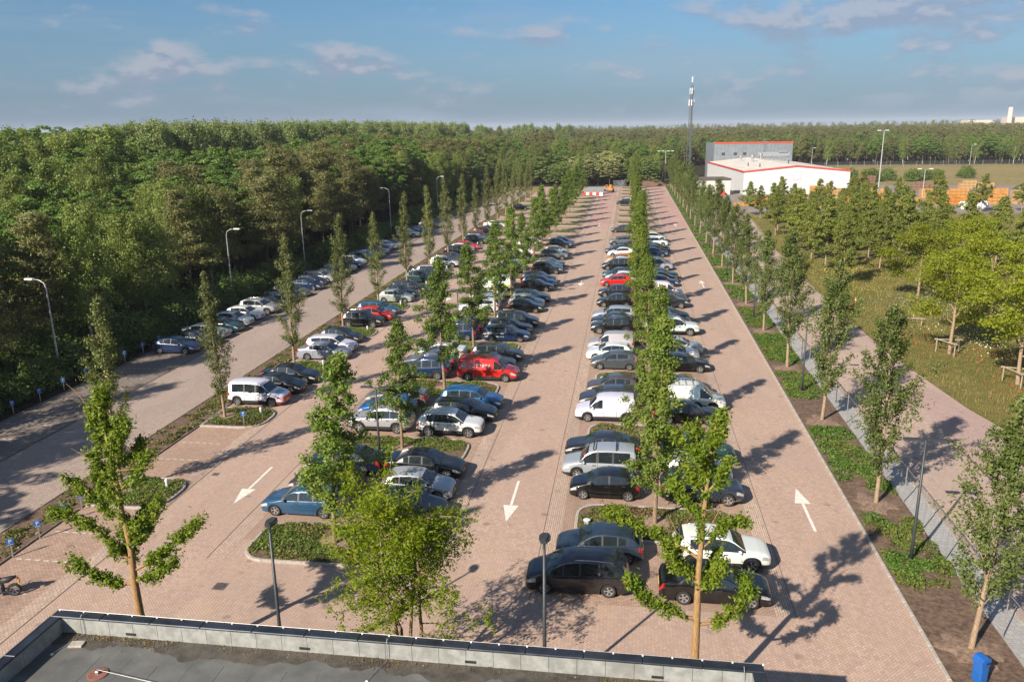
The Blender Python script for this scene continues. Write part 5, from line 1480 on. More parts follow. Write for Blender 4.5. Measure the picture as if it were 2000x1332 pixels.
# ------------------------------------------------------------------ the wood
FT = {'pine': [t_pine(300 + i, 15, 3.4, 10500, .38) for i in range(4)],
      'birch': [t_birch(320 + i, 13, 2.7, 11000, .21) for i in range(3)],
      'oak': [t_dome(340 + i, 14, 4.6, 13500, .30) for i in range(3)],
      'poplar': [t_poplar(360 + i, 22, 3.2, 8500, .40) for i in range(3)],
      'olive': [t_birch(370 + i, 15, 3.6, 7600, .32, L_BIRCH, BK_DARK) for i in range(2)],
      'farpine': [t_dome(380 + i, 17, 3.7, 6800, .40, L_PINE2, BK_PINE, .50, 90, .95, .60, .35) for i in range(3)],
      'bush': [t_bush(390 + i) for i in range(3)],
      'bloom': [t_dome(395 + i, 10, 4.2, 6500, .36, L_BLOOM, BK_DARK, .55) for i in range(2)],
      'scrub': [t_dome(398 + i, 9, 4.0, 6500, .34, L_BUSH, BK_DARK, .45) for i in range(2)]}
BASEH = {'pine': 15, 'birch': 13, 'oak': 14, 'poplar': 22, 'olive': 15, 'farpine': 17, 'bush': 3, 'bloom': 10, 'scrub': 9}
RF = random.Random(99)
def kind_at(x, y):
    """which tree the photograph shows at this place in the wood, with its height"""
    px, py = proj(x, y, 11); d = -48 - x
    if y > 283 and x > -42:
        if y < 300 and -22 < x < -2: return 'bloom', RF.uniform(9.5, 11.5)
        if y < 300: return RF.choice(('scrub', 'birch', 'scrub')), RF.uniform(8, 11)
        return RF.choice(('pine', 'farpine', 'birch', 'oak')), RF.uniform(10, 14)
    if y > 400 and x > -60: return RF.choice(('farpine', 'farpine', 'pine')), RF.uniform(12.5, 18.5)
    if d < 5:
        if 60 < px < 330: return 'birch', RF.uniform(11, 13.5)
        if px < 60: return 'pine', RF.uniform(11, 13)
        if 380 < px < 470: return RF.choice(('birch', 'pine')), RF.uniform(11, 13)
        if px > 900: return RF.choice(('birch', 'pine', 'scrub')), RF.uniform(9, 12)
        return RF.choice(('pine', 'pine', 'pine', 'birch')), RF.uniform(12, 15)
    if d < 24:
        if px < 130: return RF.choice(('oak', 'oak', 'birch')), RF.uniform(12, 14)
        if px < 330: return RF.choice(('birch', 'oak', 'birch')), RF.uniform(12, 15)
        if px < 480: return RF.choice(('oak', 'oak', 'pine')), RF.uniform(13, 15.5)
        if px < 640: return 'pine', RF.uniform(13, 16.5)
        if px < 830: return RF.choice(('oak', 'oak', 'pine')), RF.uniform(14.5, 17)
        return RF.choice(('pine', 'pine', 'oak', 'birch')), RF.uniform(13, 16)
    if d < 50:
        if px < 240: return RF.choice(('olive', 'oak', 'birch')), RF.uniform(14, 17)
        if px < 520: return RF.choice(('oak', 'oak', 'olive')), RF.uniform(14.5, 16.5)
        if px < 650: return RF.choice(('pine', 'oak')), RF.uniform(14.5, 17)
        if px < 880: return RF.choice(('oak', 'oak', 'pine')), RF.uniform(15, 18)
        return RF.choice(('pine', 'farpine', 'oak')), RF.uniform(13, 17)
    if px < 235: return RF.choice(('olive', 'olive', 'oak')), RF.uniform(17, 21)
    if 235 <= px < 545 and y > 160: return 'poplar', RF.uniform(20.6, 22.2)
    if 530 <= px < 1000 and y > 235 and d < 130: return 'poplar', RF.uniform(20, 23)
    if px < 545: return RF.choice(('olive', 'oak')), RF.uniform(15.5, 17.5)
    if px < 1000: return RF.choice(('oak', 'pine', 'olive')), RF.uniform(15, 18)
    return 'farpine', RF.uniform(14, 18)
cand = []
def add_field(x0, x1, y0, y1, step):
    y = y0; row = 0
    while y < y1:
        x = x0 + (row % 2) * step / 2
        while x < x1:
            X, Y = x + RF.uniform(-.38, .38) * step, y + RF.uniform(-.38, .38) * step
            if inside_wood(X, Y):
                p = proj(X, Y, 8)
                if -160 < p[0] < 2150:
                    k, H_ = kind_at(X, Y); H_ *= 1.0 if k == 'poplar' else RF.uniform(.88, 1.06); cand.append((X, Y, k, H_, p))
            x += step
        y += step * .87; row += 1
def inside_wood(x, y):
    if x < -48.2 and y < 283: return True
    if 283 <= y <= 420: return x < min(18, -60 + (y - 283) * 3.2) or (x < 14 and y < 345)
    if y > 420: return True
    return False
add_field(-110, -46, 22, 283, 5.4)
add_field(-330, -110, 60, 283, 7.5)
add_field(-200, 20, 284, 420, 6.2)
add_field(-260, 420, 421, 520, 7.0)
# edge of the wood: extra trees leaning over the bays
def near_rank(c):
    x, y, k, H_, p = c
    d = math.hypot(x, y); vis = 2.6 if -54.5 < x < -40 and y < 283 else (1.8 if (283 < y < 300 and x > -46) else (1.2 if x > -64 and y < 283 else (1.5 if 421 <= y < 432 and x > 60 else .9)))
    return H_ / d * vis
cand.sort(key=near_rank, reverse=True)
WNAME = {'pine': ('pine_tree', 'olive brown pine'), 'birch': ('birch_tree', 'pale green birch'), 'oak': ('oak_tree', 'round dark green tree'), 'poplar': ('poplar_tree', 'tall grey green poplar'),
         'olive': ('broadleaf_tree', 'tall olive green tree'), 'farpine': ('pine_tree', 'dull green pine'), 'bush': ('bush', 'green bush'), 'bloom': ('flowering_tree', 'cream flowering tree'), 'scrub': ('broadleaf_tree', 'low bushy green tree')}
single = cand[:285]; rest = cand[285:]
edge = sorted([c for c in single if -54.5 < c[0] and c[1] < 283 and c[0] < -40], key=lambda c: c[1]); edge_i = {id(c): i for i, c in enumerate(edge)}
count_in = {}
for c in sorted(single, key=lambda c: (c[1], c[0])):
    x, y, k, H_, p = c; nm, desc = WNAME[k]
    if id(c) in edge_i: lab, grp = '%s, %s tree from the left along the edge of the wood' % (desc, ordn(edge_i[id(c)] + 1)), 'trees along the edge of the wood'
    else:
        where = 'behind the far end of the car park' if (y > 283 and y < 421 and x > -46) else ('in the far pine wood behind the field' if y >= 421 else ('in the wood just behind its front trees' if x > -66 else 'deep in the wood left of the car park'))
        q = count_in[(where, k)] = count_in.get((where, k), 0) + 1
        lab, grp = '%s %s, %s from near' % (desc, where, ordn(q)), 'trees ' + where
    ms = FT[k][RF.randrange(len(FT[k]))]; s = H_ / BASEH[k]
    plant(nm, ms, (x, y, -.045), RF.uniform(0, 6.28), s * RF.uniform(.95, 1.08), lab, 'tree', grp, s)
# understorey along the edge
ub = 0
y = 36.0
while y < 235:
    ub += 1; s = RF.uniform(.5, 1.25)
    plant('bush', FT['bush'][ub % 3], (-46.3 - RF.uniform(0, 1.0), y, -.045), RF.uniform(0, 6.28), s, 'dark green bush, %s along the foot of the wood' % ordn(ub), 'bush', 'bushes at the foot of the wood')
    y += RF.uniform(1.9, 3.2)
ub0 = ub; y = 38.0
while y < 96:
    ub += 1; s = RF.uniform(.7, 1.3)
    plant('bush', FT['bush'][ub % 3], (-50.5 - RF.uniform(0, 3.0), y, -.045), RF.uniform(0, 6.28), s, 'dark green bush, %s under the trees of the wood' % ordn(ub - ub0), 'bush', 'bushes under the trees of the wood')
    y += RF.uniform(2.2, 3.6)
for i, (x, y, s) in enumerate(((70, 300, 1.6), (78, 303, 1.5), (84, 299, 1.6), (91, 305, 1.4), (98, 300, 1.5), (104, 308, 1.3), (122, 318, 1.4), (62, 296, 1.6), (110, 312, 1.2), (57, 291, 1.4))):
    plant('bush', FT['bush'][i % 3], (x, y, -.07), RF.uniform(0, 6), s, 'dark green bush behind the crate yard, %s from the hall' % ordn(sorted((70, 78, 84, 91, 98, 104, 122, 62, 110, 57)).index(x) + 1), 'bush', 'bushes behind the crate yard')

# the rest of the wood: one mass of instances
def joined(ms, name):
    me = bpy.data.meshes.new(name); bm = bmesh.new(); n0 = 0
    bm.from_mesh(ms[0]); n0 = len(bm.faces); bm.from_mesh(ms[1])
    bm.faces.ensure_lookup_table()
    for f in bm.faces[n0:]: f.material_index = 1
    bm.to_mesh(me); bm.free(); me.materials.append(ms[0].materials[0]); me.materials.append(ms[1].materials[0])
    return bpy.data.objects.new(name, me)
PROT = {}
def prot(k, i):
    if (k, i) not in PROT: PROT[(k, i)] = joined(FT[k][i], 'wood_' + k)
    return PROT[(k, i)]
def mass(name, pts, label):
    """pts: (x, y, kind, height)"""
    keys = sorted({p[2] for p in pts}); var = []
    for k in keys:
        for i in range(min(2, len(FT[k]))): var.append((k, i))
    vi = []; co = []; sc = []; rt = []
    for j, (x, y, k, H_) in enumerate(pts):
        nv = min(2, len(FT[k])); vi.append(var.index((k, j % nv))); co.append((x, y, -.05)); sc.append(H_ / BASEH[k]); rt.append(RF.uniform(0, 6.283))
    me = bpy.data.meshes.new(name); me.from_pydata(co, [], [])
    for nm, dt, ty in (('vi', vi, 'INT'), ('sc', sc, 'FLOAT'), ('rt', rt, 'FLOAT')):
        a = me.attributes.new(nm, ty, 'POINT'); a.data.foreach_set('value', dt)
    o = link(name, me); md = o.modifiers.new('spread', 'NODES')
    ng = bpy.data.node_groups.new(name, 'GeometryNodeTree'); md.node_group = ng
    ng.interface.new_socket('Geometry', in_out='INPUT', socket_type='NodeSocketGeometry'); ng.interface.new_socket('Geometry', in_out='OUTPUT', socket_type='NodeSocketGeometry')
    N, Lk = ng.nodes, ng.links
    gi_, go = N.new('NodeGroupInput'), N.new('NodeGroupOutput'); jn = N.new('GeometryNodeJoinGeometry')
    def attr(nm, ty):
        a = N.new('GeometryNodeInputNamedAttribute'); a.data_type = ty; a.inputs['Name'].default_value = nm; return a.outputs[0]
    av, asx, ar = attr('vi', 'INT'), attr('sc', 'FLOAT'), attr('rt', 'FLOAT')
    rot = N.new('ShaderNodeCombineXYZ'); Lk.new(ar, rot.inputs[2])
    for q, (k, i) in enumerate(var):
        cmp_ = N.new('FunctionNodeCompare'); cmp_.data_type = 'INT'; cmp_.operation = 'EQUAL'
        ia = [s for s in cmp_.inputs if s.enabled and s.type == 'INT']; Lk.new(av, ia[0]); ia[1].default_value = q
        oi = N.new('GeometryNodeObjectInfo'); oi.inputs['Object'].default_value = prot(k, i); oi.inputs['As Instance'].default_value = True
        ip = N.new('GeometryNodeInstanceOnPoints')
        Lk.new(gi_.outputs[0], ip.inputs['Points']); Lk.new(cmp_.outputs[0], ip.inputs['Selection']); Lk.new(oi.outputs['Geometry'], ip.inputs['Instance'])
        Lk.new(rot.outputs[0], ip.inputs['Rotation']); Lk.new(asx, ip.inputs['Scale']); Lk.new(ip.outputs[0], jn.inputs[0])
    Lk.new(jn.outputs[0], go.inputs[0])
    return props(o, label, 'forest', kind='stuff')
# trees of the same wood left of the picture, whose shade falls across the road
yy = -34.0
while yy < 46:
    for xx in (-47.5, -53, -59, -66):
        X, Y = xx + RF.uniform(-1.5, 1.5), yy + RF.uniform(-2, 2)
        if proj(X, Y, 8)[0] < -150 or Y < 22: rest.append((X, Y, RF.choice(('pine', 'birch', 'oak')), RF.uniform(11, 15), None))
    yy += 5.0
mass('forest', [(c[0], c[1], c[2], c[3]) for c in rest], 'mass of mixed trees filling the wood behind its edge')
# woods towards the horizon
far = []
for y0, y1, step, hh in ((520, 900, 11, (13, 18)), (900, 1500, 17, (14, 19))):
    y = y0
    while y < y1:
        x = -1.05 * y
        while x < .75 * y:
            X, Y = x + RF.uniform(-.45, .45) * step, y + RF.uniform(-.45, .45) * step; p = proj(X, Y, 10)
            if -60 < p[0] < 2060:
                kk = 'farpine' if (p[0] > 560 or RF.random() < .3) else RF.choice(('olive', 'oak'))
                if 560 < p[0] < 1120 and 560 < Y < 640: kk = 'poplar'
                far.append((X, Y, kk, RF.uniform(*hh) * (1.25 if kk == 'poplar' else 1) * (1.12 if p[0] < 900 else 1)))
            x += step
        y += step * (1.0 if y < 900 else 1.6)
for y, step, dep in ((1700, 14, 50), (2100, 18, 60), (2700, 22, 80), (3500, 28, 100), (4600, 36, 100), (6000, 46, 100)):
    x = -1.05 * y
    while x < .75 * y:
        if math.sin(x / (y * .06) + y) > -.75:
            p = proj(x, y, 10)
            if -60 < p[0] < 2060: far.append((x, y + RF.uniform(-dep, dep), RF.choice(('oak', 'farpine', 'olive')), RF.uniform(12, 20) * (1 + y / 9000)))
        x += step * RF.uniform(.6, 1.4)
mass('distant_forest', far, 'distant woods fading toward the horizon')
# ------------------------------------------------------------------ lamps
M_POLE_D = mat('lamp_paint_dark', (0.045, 0.052, 0.058), .5, .3, var=.15)
M_LENS = mat('lamp_lens', (0.62, 0.63, 0.62), .3, var=.05)
def single_lamp(x, y, lab):
    r = props(empty('street_lamp', (x, y, 0)), lab, 'street lamp', 'lamps of the car park')
    MB().tube([(0, 0, 0), (0, 0, 1.2), (0, 0, 6.1)], [.085, .075, .05], 10).build('pole', M_POLE_D, r, smooth=True)
    b = MB(); b.tube([(0, 0, 6.05), (0, .05, 6.32), (0, .12, 6.40)], [.05, .045, .04], 8); b.build('bracket', M_POLE_D, r)
    b = MB(); b.poly([(-.10, -.05), (.10, -.05), (.19, .22), (.19, .40), (.11, .56), (-.11, .56), (-.19, .40), (-.19, .22)], 6.36, 6.45, bottom=True); b.poly([(-.06, 0), (.06, 0), (.12, .24), (.12, .38), (.07, .5), (-.07, .5), (-.12, .38), (-.12, .24)], 6.45, 6.49)
    b.build('lamp_head', M_POLE_D, r, (0, -.1, 0))
    b = MB(); b.box(-.10, .10, .1, .36, 6.345, 6.358); b.build('lens', M_LENS, r)
single_lamp(-12.35, 24.1, 'dark single headed lamp left of the airy green tree')
single_lamp(-2.55, 24.1, 'dark single headed lamp before the charcoal people carrier')
def double_lamp(x, y, h_, lab):
    r = props(empty('street_lamp', (x, y, 0)), lab, 'street lamp', 'double headed lamps')
    MB().tube([(0, 0, 0), (0, 0, 1.2), (0, 0, h_)], [.085, .075, .05], 10).build('pole', M_POLE_D, r, smooth=True)
    for s in (-1, 1):
        MB().tube([(0, 0, h_ - .05), (s * .25, 0, h_)], .03, 6).build('bracket', M_POLE_D, r)
        b = MB(); b.bbox(.22 if s > 0 else -.95, .95 if s > 0 else -.22, -.14, .14, h_ - .02, h_ + .06, .02); hd = b.build('lamp_head', M_POLE_D, r)
        b = MB(); b.box(.35 if s > 0 else -.85, .85 if s > 0 else -.35, -.10, .10, h_ - .028, h_ - .021); b.build('lens', M_LENS, hd)
for i in range(9): double_lamp(-15.1, 45.4 + 24.4 * i - .6, 4.6 if i == 0 else 5.6, 'double headed lamp, %s from the near end of the left double row' % ordn(i + 1))
for i in range(10): double_lamp(13.45, 35.6 + 24.8 * i, 6.1, 'double headed lamp, %s from the near end of the fence strip' % ordn(i + 1))
M_POLE_G = mat('lamp_galvanised', (0.42, 0.43, 0.43), .5, .5, var=.15)
def tall_lamp(x, y, h_, s, lab):
    r = props(empty('road_lamp', (x, y, 0)), lab, 'street lamp', 'tall grey lamps beside the side road')
    MB().tube([(0, 0, -.05), (0, 0, 2), (0, 0, h_ - .7), (s * .12, 0, h_ - .25), (s * .5, 0, h_ - .02), (s * 1.0, 0, h_ + .06)], [.11, .09, .055, .045, .04, .035], 10).build('pole', M_POLE_G, r, smooth=True)
    b = MB(); x0, x1 = (1.0, 1.75) if s > 0 else (-1.75, -1.0); b.bbox(x0, x1, -.15, .15, h_ + .0, h_ + .14, .04); b.build('lamp_head', M_LENS, r)
for i, (x, y, h_, s) in enumerate(((-46.2, 57.0, 8.6, -1), (-46.0, 86.6, 9.0, 1), (-45.6, 107.5, 9.0, 1), (-45.2, 149, 9.1, -1), (-45.4, 189, 8.9, 1))):
    tall_lamp(x, y, h_, s, 'tall grey road lamp, %s from the left along the edge of the wood' % ordn(i + 1))

# ------------------------------------------------------------------ small signs with a P
M_SIGNBLUE = mat('sign_blue', (0.03, 0.13, 0.42), .5, var=.08); M_SIGNWHITE = mat('sign_white', (.8, .8, .8), .5, var=.03)
def p_sign(x, y, rz, lab, z=0.0, grp='parking signs'):
    r = props(empty('parking_sign', (x, y, z), rz), lab, 'sign', grp)
    MB().box(-.03, .03, -.03, .03, 0, .95).build('post', M_GALV, r)
    b = MB(); b.bbox(.03, .05, -.15, .15, .70, 1.05, .006); b.build('plate', M_SIGNBLUE, r)
    b = MB(); b.box(.032, .053, -.11, .11, .725, .74); b.build('border', M_SIGNWHITE, r)
    lettering(r, 'P', .27, (.054, 0, .89), (rad(90), 0, rad(90)), M_SIGNWHITE)
for i, y in enumerate((30.9, 32.75, 34.6, 36.0)): p_sign(-29.25, y, rad(-52), 'small blue parking sign, %s from the near end of the soil strip' % ordn(i + 1), grp='parking signs on the soil strip')
for i, y in enumerate((46.9, 49.6, 52.4, 55.1, 57.8, 60.5, 63.2, 66.0, 68.7)): p_sign(-44.55, y, rad(-45), 'small blue parking sign, %s from the left under the wood' % ordn(i + 1), -.02, 'parking signs under the wood')
p_sign(-26.2, 49.0, rad(-60), 'small blue parking sign in the second bed of the single row', .08)
# low white service posts in the single row beds
M_POST = mat('post_pale', (.55, .57, .60), .5, var=.08)
for k in range(0, 9):
    r = props(empty('charging_bollard', (-25.9, ISL_B + PITCH_Y * k + .55, .085)), 'short pale bollard in the planting bed, %s along the single row' % ordn(k + 1), 'bollard', 'pale bollards in the single row beds')
    MB().lathe([(.08, 0), (.08, .42), (.10, .43), (.10, .55), (.07, .60), (0, .61)], 10).build('shaft', M_POST, r, smooth=True, angle=40)
    MB().lathe([(.13, 0), (.13, .03), (.08, .05)], 10).build('foot', M_GALV, r)
for k in range(4):
    r = props(empty('ground_floodlight', (-1.75, ISL_E + PITCH_Y * k - .35, .09)), 'pale round ground light in the %s bed of the right double row' % ordn(k + 1), 'ground light', 'ground lights in the beds')
    MB().lathe([(.16, 0), (.17, .16), (.19, .19), (.19, .21), (0, .215)], 14).build('housing', M_POST, r, smooth=True, angle=40)
    MB().lathe([(.15, .216), (0, .222)], 14).build('lens', M_LENS, r)

# ------------------------------------------------------------------ chain link fence
M_WIRE = mat('fence_wire', (.20, .21, .21), .5, .6, var=.1)
PH, PLEN = 1.95, 3.0
b = MB()
stp = .125
nd = int((PLEN + PH) / stp)
for i in range(nd):
    for sgn in (1, -1):
        y0 = i * stp - PH; p = []
        a0, a1 = max(0, y0), min(PLEN, y0 + PH)
        if a1 - a0 < .02: continue
        z0, z1 = a0 - y0, a1 - y0
        if sgn < 0: a0, a1 = PLEN - a0, PLEN - a1
        b.quad([(0, a0, z0 + .03), (0, a0 + .006, z0 + .03), (0, a1 + .006, z1 + .03), (0, a1, z1 + .03)])
MESHP = b.mesh('wire_mesh', M_WIRE)
POST = MB().tube([(0, 0, 0), (0, 0, PH + .1)], .028, 8).mesh('post', M_GALV)
RAIL = MB().tube([(0, 0, PH + .03), (0, PLEN, PH + .03)], .018, 6).mesh('top_rail', M_GALV)
fence = props(empty('chain_link_fence', (15.12, 24, 0)), 'low grey chain link fence along the tile path', 'fence')
for i in range(58):
    link('post', POST, fence, (0, i * PLEN, 0))
    link('wire_mesh', MESHP, fence, (0, i * PLEN, 0)); link('top_rail', RAIL, fence, (0, i * PLEN, 0))
# far field fence
fence2 = props(empty('boundary_fence', (60, 392, 0)), 'long grey wire fence before the far pine wood', 'fence')
FPOST = MB().tube([(0, 0, 0), (0, 0, 2.6)], .06, 6).mesh('post', M_GALV)
b = MB()
for i in range(9): b.box(0, 6.0, -.01, .01, .2 + i * .28, .23 + i * .28)
for i in range(24): b.box(i * .25, i * .25 + .025, -.01, .01, .1, 2.5)
FPAN = b.mesh('wire_mesh', M_WIRE)
for i in range(28): link('post', FPOST, fence2, (i * 6, i * .75, 0)); link('wire_mesh', FPAN, fence2, (i * 6, i * .75, 0)).rotation_euler = (0, 0, math.atan2(.75, 6))

# ------------------------------------------------------------------ tree frames in the meadow
M_TIMBER = mat('weathered_timber', (.30, .25, .19), .85, var=.25, scale=9)
def tree_frame(x, y, rz, lab, n=3, R_f=1.1):
    r = props(empty('tree_frame', (x, y, -.03), rz), lab, 'tree frame', 'timber tree frames in the meadow')
    pts = [(R_f * math.cos(2 * math.pi * i / n), R_f * math.sin(2 * math.pi * i / n)) for i in range(n)]
    for px_, py_ in pts: MB().tube([(px_, py_, 0), (px_, py_, 1.25)], .055, 8).build('post', M_TIMBER, r)
    for i in range(n):
        a, c = pts[i], pts[(i + 1) % n]; ex = ((c[0] - a[0]) * .12, (c[1] - a[1]) * .12)
        MB().tube([(a[0] - ex[0], a[1] - ex[1], 1.16), (c[0] + ex[0], c[1] + ex[1], 1.16)], .05, 6).build('rail', M_TIMBER, r)
tree_frame(28.5, 72.8, .5, 'triangular timber frame round the second nearest bright meadow tree')
tree_frame(30.4, 64.2, .3, 'timber frame round the bright tree at the right edge')
tree_frame(36.5, 84.5, 1.2, 'timber frame round the bright tree behind the framed pair')
r = props(empty('timber_rail', (28.0, 83.5, -.03), rad(-10)), 'long low timber rail in the meadow behind the frames', 'rail')
for q in (-1.6, 1.6): MB().tube([(q, 0, 0), (q, 0, .8)], .06, 8).build('post', M_TIMBER, r)
MB().tube([(-1.9, 0, .74), (1.9, 0, .74)], .06, 8).build('rail', M_TIMBER, r)
M_GREENBOX = mat('green_box', (.02, .09, .05), .5); M_ORANGE_POST = mat('orange_post', (.55, .13, .04), .5)
r = props(empty('service_cabinet', (26.2, 104, -.03)), 'dark green service cabinet standing in the meadow', 'cabinet')
MB().bbox(-.3, .3, -.2, .2, 0, .95, .03).build('body', M_GREENBOX, r); MB().bbox(-.33, .33, -.23, .23, .95, 1.02, .02).build('roof', M_GREENBOX, r); MB().box(-.005, .005, -.205, -.2, .05, .9).build('door_seam', M_BLACK, r)
r = props(empty('marker_post', (25.6, 92.5, -.03)), 'orange marker post at the edge of the brick road', 'marker post')
MB().lathe([(.07, 0), (.07, .85), (.05, .95), (0, .97)], 10).build('shaft', M_ORANGE_POST, r, smooth=True, angle=40); MB().lathe([(.072, .6), (.072, .72)], 10).build('band', M_SIGNWHITE, r)

# ------------------------------------------------------------------ bin and motorcycle
M_BINBLUE = mat('bin_blue', (.012, .10, .36), .38, var=.08, coat=.3)
r = props(empty('litter_bin', (13.05, 27.0, .06), rad(-65)), 'bright blue litter bin beside the nearest strip tree', 'litter bin')
b = MB(); b.poly(rounded(-.21, .21, -.19, .19, (.07,) * 4, 3), .12, .82); b.build('body', M_BINBLUE, r)
b = MB(); o_ = len(b.v)
ring0 = rounded(-.225, .225, -.205, .205, (.08,) * 4, 3)
b.poly(ring0, .82, .86)
b.v += []
prof = [(-.20, .86), (-.20, 1.02), (-.12, 1.12), (.05, 1.16), (.2, 1.10)]
for s in (-1, 1): b.quad([(s * .215, y_, z_) for y_, z_ in (prof + [(.2, .98), (.02, .98), (-.02, .86)])][::s])
for (ya, za), (yb, zb_) in zip(prof[:-1], prof[1:]): b.quad([(-.215, ya, za), (.215, ya, za), (.215, yb, zb_), (-.215, yb, zb_)])
b.build('hood', M_BINBLUE, r)
MB().box(-.18, .18, -.18, .18, .862, .87).build('opening', M_BLACK, r); MB().tube([(0, .1, 0), (0, .1, .15)], .05, 8).build('post', M_GALV, r)
MB().quad([(-.09, .193, .50), (.09, .193, .50), (.09, .193, .66), (-.09, .193, .66)]) and None
r = props(empty('motorcycle', (-27.35, 27.7, .004), rad(-158)), 'black motorcycle cut off by the left edge of view', 'motorcycle')
def moto_wheel(x_):
    tm_ = MB(); tm_.lathe([(.22, .05), (.27, .06), (.30, .03), (.30, -.03), (.27, -.06), (.22, -.05)], 18, 'Y'); o = tm_.build('wheel', M_TYRE, r, (x_, 0, .30), smooth=True)
    b = MB()
    for i in range(6):
        a = math.pi * i / 3; b.tube([(0, 0, 0), (.23 * math.cos(a), 0, .23 * math.sin(a))], .012, 5)
    b.lathe([(.235, .03), (.22, .03), (.22, -.03), (.235, -.03)], 18, 'Y'); b.build('rim', M_RIM, o)
moto_wheel(.72); moto_wheel(-.68)
b = MB(); b.tube([(.35, 0, .70), (.15, 0, .92), (-.12, 0, .90), (-.25, 0, .80)], [.10, .17, .16, .08], 10); b.build('tank', mat('moto_paint', (.02, .02, .025), .25, coat=.8), r, smooth=True)
b = MB(); b.tube([(-.2, 0, .80), (-.5, 0, .82), (-.85, 0, .93)], [.14, .15, .06], 8); b.build('seat', M_TRIM, r, smooth=True)
b = MB(); b.bbox(-.3, .3, -.16, .16, .30, .62, .06); b.build('engine', M_IRON, r)
for s in (-1, 1): MB().tube([(.72, s * .09, .30), (.48, s * .09, .85), (.42, s * .09, 1.0)], .025, 6).build('fork', M_CHROME, r)
MB().tube([(.36, -.36, 1.02), (.42, -.12, 1.04), (.42, .12, 1.04), (.36, .36, 1.02)], .016, 6).build('handlebar', M_BLACK, r)
MB().tube([(.1, -.18, .28), (-.4, -.19, .32), (-.8, -.19, .48)], [.03, .045, .055], 8).build('exhaust', M_CHROME, r)
MB().bbox(-.93, -.87, -.06, .06, .80, .88, .01).build('tail_light', M_TAIL, r); MB().bbox(-.95, -.92, -.10, .10, .60, .76, .005).build('number_plate', M_PLATE, r)
MB().tube([(-.1, 0, .5), (-.68, 0, .3)], .03, 6).build('swing_arm', M_BLACK, r)

# ------------------------------------------------------------------ hall, annex, tower
M_CLAD = mat('cladding_white', (.53, .54, .56), .5, var=.05, scale=2); M_ROOFW = mat('roof_membrane', (.55, .52, .46), .8, var=.12, scale=.8, stain=(.42, .40, .36))
M_REDTRIM = mat('trim_red', (.55, .06, .035), .5, var=.05); M_GREYCLAD = mat('cladding_grey', (.17, .195, .22), .5, var=.1, scale=.5)
M_BRICKY = mat('annex_render', (.55, .53, .50), .8, var=.1); M_DARKROOF = mat('dark_roofing', (.10, .085, .075), .9); M_PANE = glossy('window_pane', (.05, .06, .07), .08, .6)
hall = props(empty('warehouse_hall', (33.3, 245, -.03), rad(3.6)), 'white steel hall with red roof edge and tall grey rear block', 'building')
HW, HD, EZ, AZ = 30.2, 68.0, 6.5, 8.0
def gable(x, z0=0):   # z of roof at x
    return EZ + (AZ - EZ) * (1 - abs(x - HW / 2) / (HW / 2))
# cladding panels one by one
for i in range(20):
    x0, x1 = i * HW / 20, (i + 1) * HW / 20 - .02
    b = MB(); za, zb_ = gable(x0), gable(x1); b.v += [(x0, 0, 0), (x1, 0, 0), (x1, 0, zb_), (x0, 0, za), (x0, .15, 0), (x1, .15, 0), (x1, .15, zb_), (x0, .15, za)]
    if i == 9: b.v[3] = (x0, 0, gable(x0)); b.v[2] = (x1, 0, AZ)
    for q in ((0, 1, 2, 3), (7, 6, 5, 4), (0, 4, 5, 1), (1, 5, 6, 2), (2, 6, 7, 3), (3, 7, 4, 0)): b.f.append(q); b.mi.append(0)
    b.build('wall_panel', M_CLAD, hall)
for s in (0, 1):
    for i in range(14):
        y0, y1 = .16 + i * (HD - .2) / 14, .16 + (i + 1) * (HD - .2) / 14 - .03
        MB().box(-.02 if s == 0 else HW - .13, .13 if s == 0 else HW + .02, y0, y1, 0, EZ).build('wall_panel', M_CLAD, hall)
b = MB()
for s in (0, 1):
    xa, xb = (-.15, HW / 2) if s == 0 else (HW / 2, HW + .15)
    za, zb_ = (EZ, AZ) if s == 0 else (AZ, EZ)
    b.quad([(xa, -.1, za + .12), (xb, -.1, zb_ + .12), (xb, HD, zb_ + .12), (xa, HD, za + .12)])
b.build('roof', M_ROOFW, hall)
b = MB()
for s in (0, 1):
    xa, xb = (-.2, HW / 2) if s == 0 else (HW / 2, HW + .2); za, zb_ = (EZ, AZ) if s == 0 else (AZ, EZ)
    b.v += [(xa, -.2, za - .12), (xb, -.2, zb_ - .12), (xb, -.2, zb_ + .28), (xa, -.2, za + .28), (xa, 0, za - .12), (xb, 0, zb_ - .12), (xb, 0, zb_ + .28), (xa, 0, za + .28)]
    o_ = len(b.v) - 8
    for q in ((0, 1, 2, 3), (7, 6, 5, 4), (0, 4, 5, 1), (1, 5, 6, 2), (2, 6, 7, 3), (3, 7, 4, 0)): b.f.append(tuple(o_ + w_ for w_ in q)); b.mi.append(0)
b.box(-.25, -.02, 0, HD, EZ - .12, EZ + .28)
b.build('roof_edge', M_REDTRIM, hall)
MB().box(14.2, 16.2, -.03, -.005, 4.2, 6.4).build('hatch_door', M_CLAD, hall); 
b = MB(); b.box(14.15, 16.25, -.028, -.004, 4.12, 4.2); b.box(14.15, 16.25, -.028, -.004, 6.4, 6.46); b.box(14.12, 14.2, -.028, -.004, 4.12, 6.46); b.box(16.2, 16.28, -.028, -.004, 4.12, 6.46); b.build('hatch_frame', M_GALV, hall)
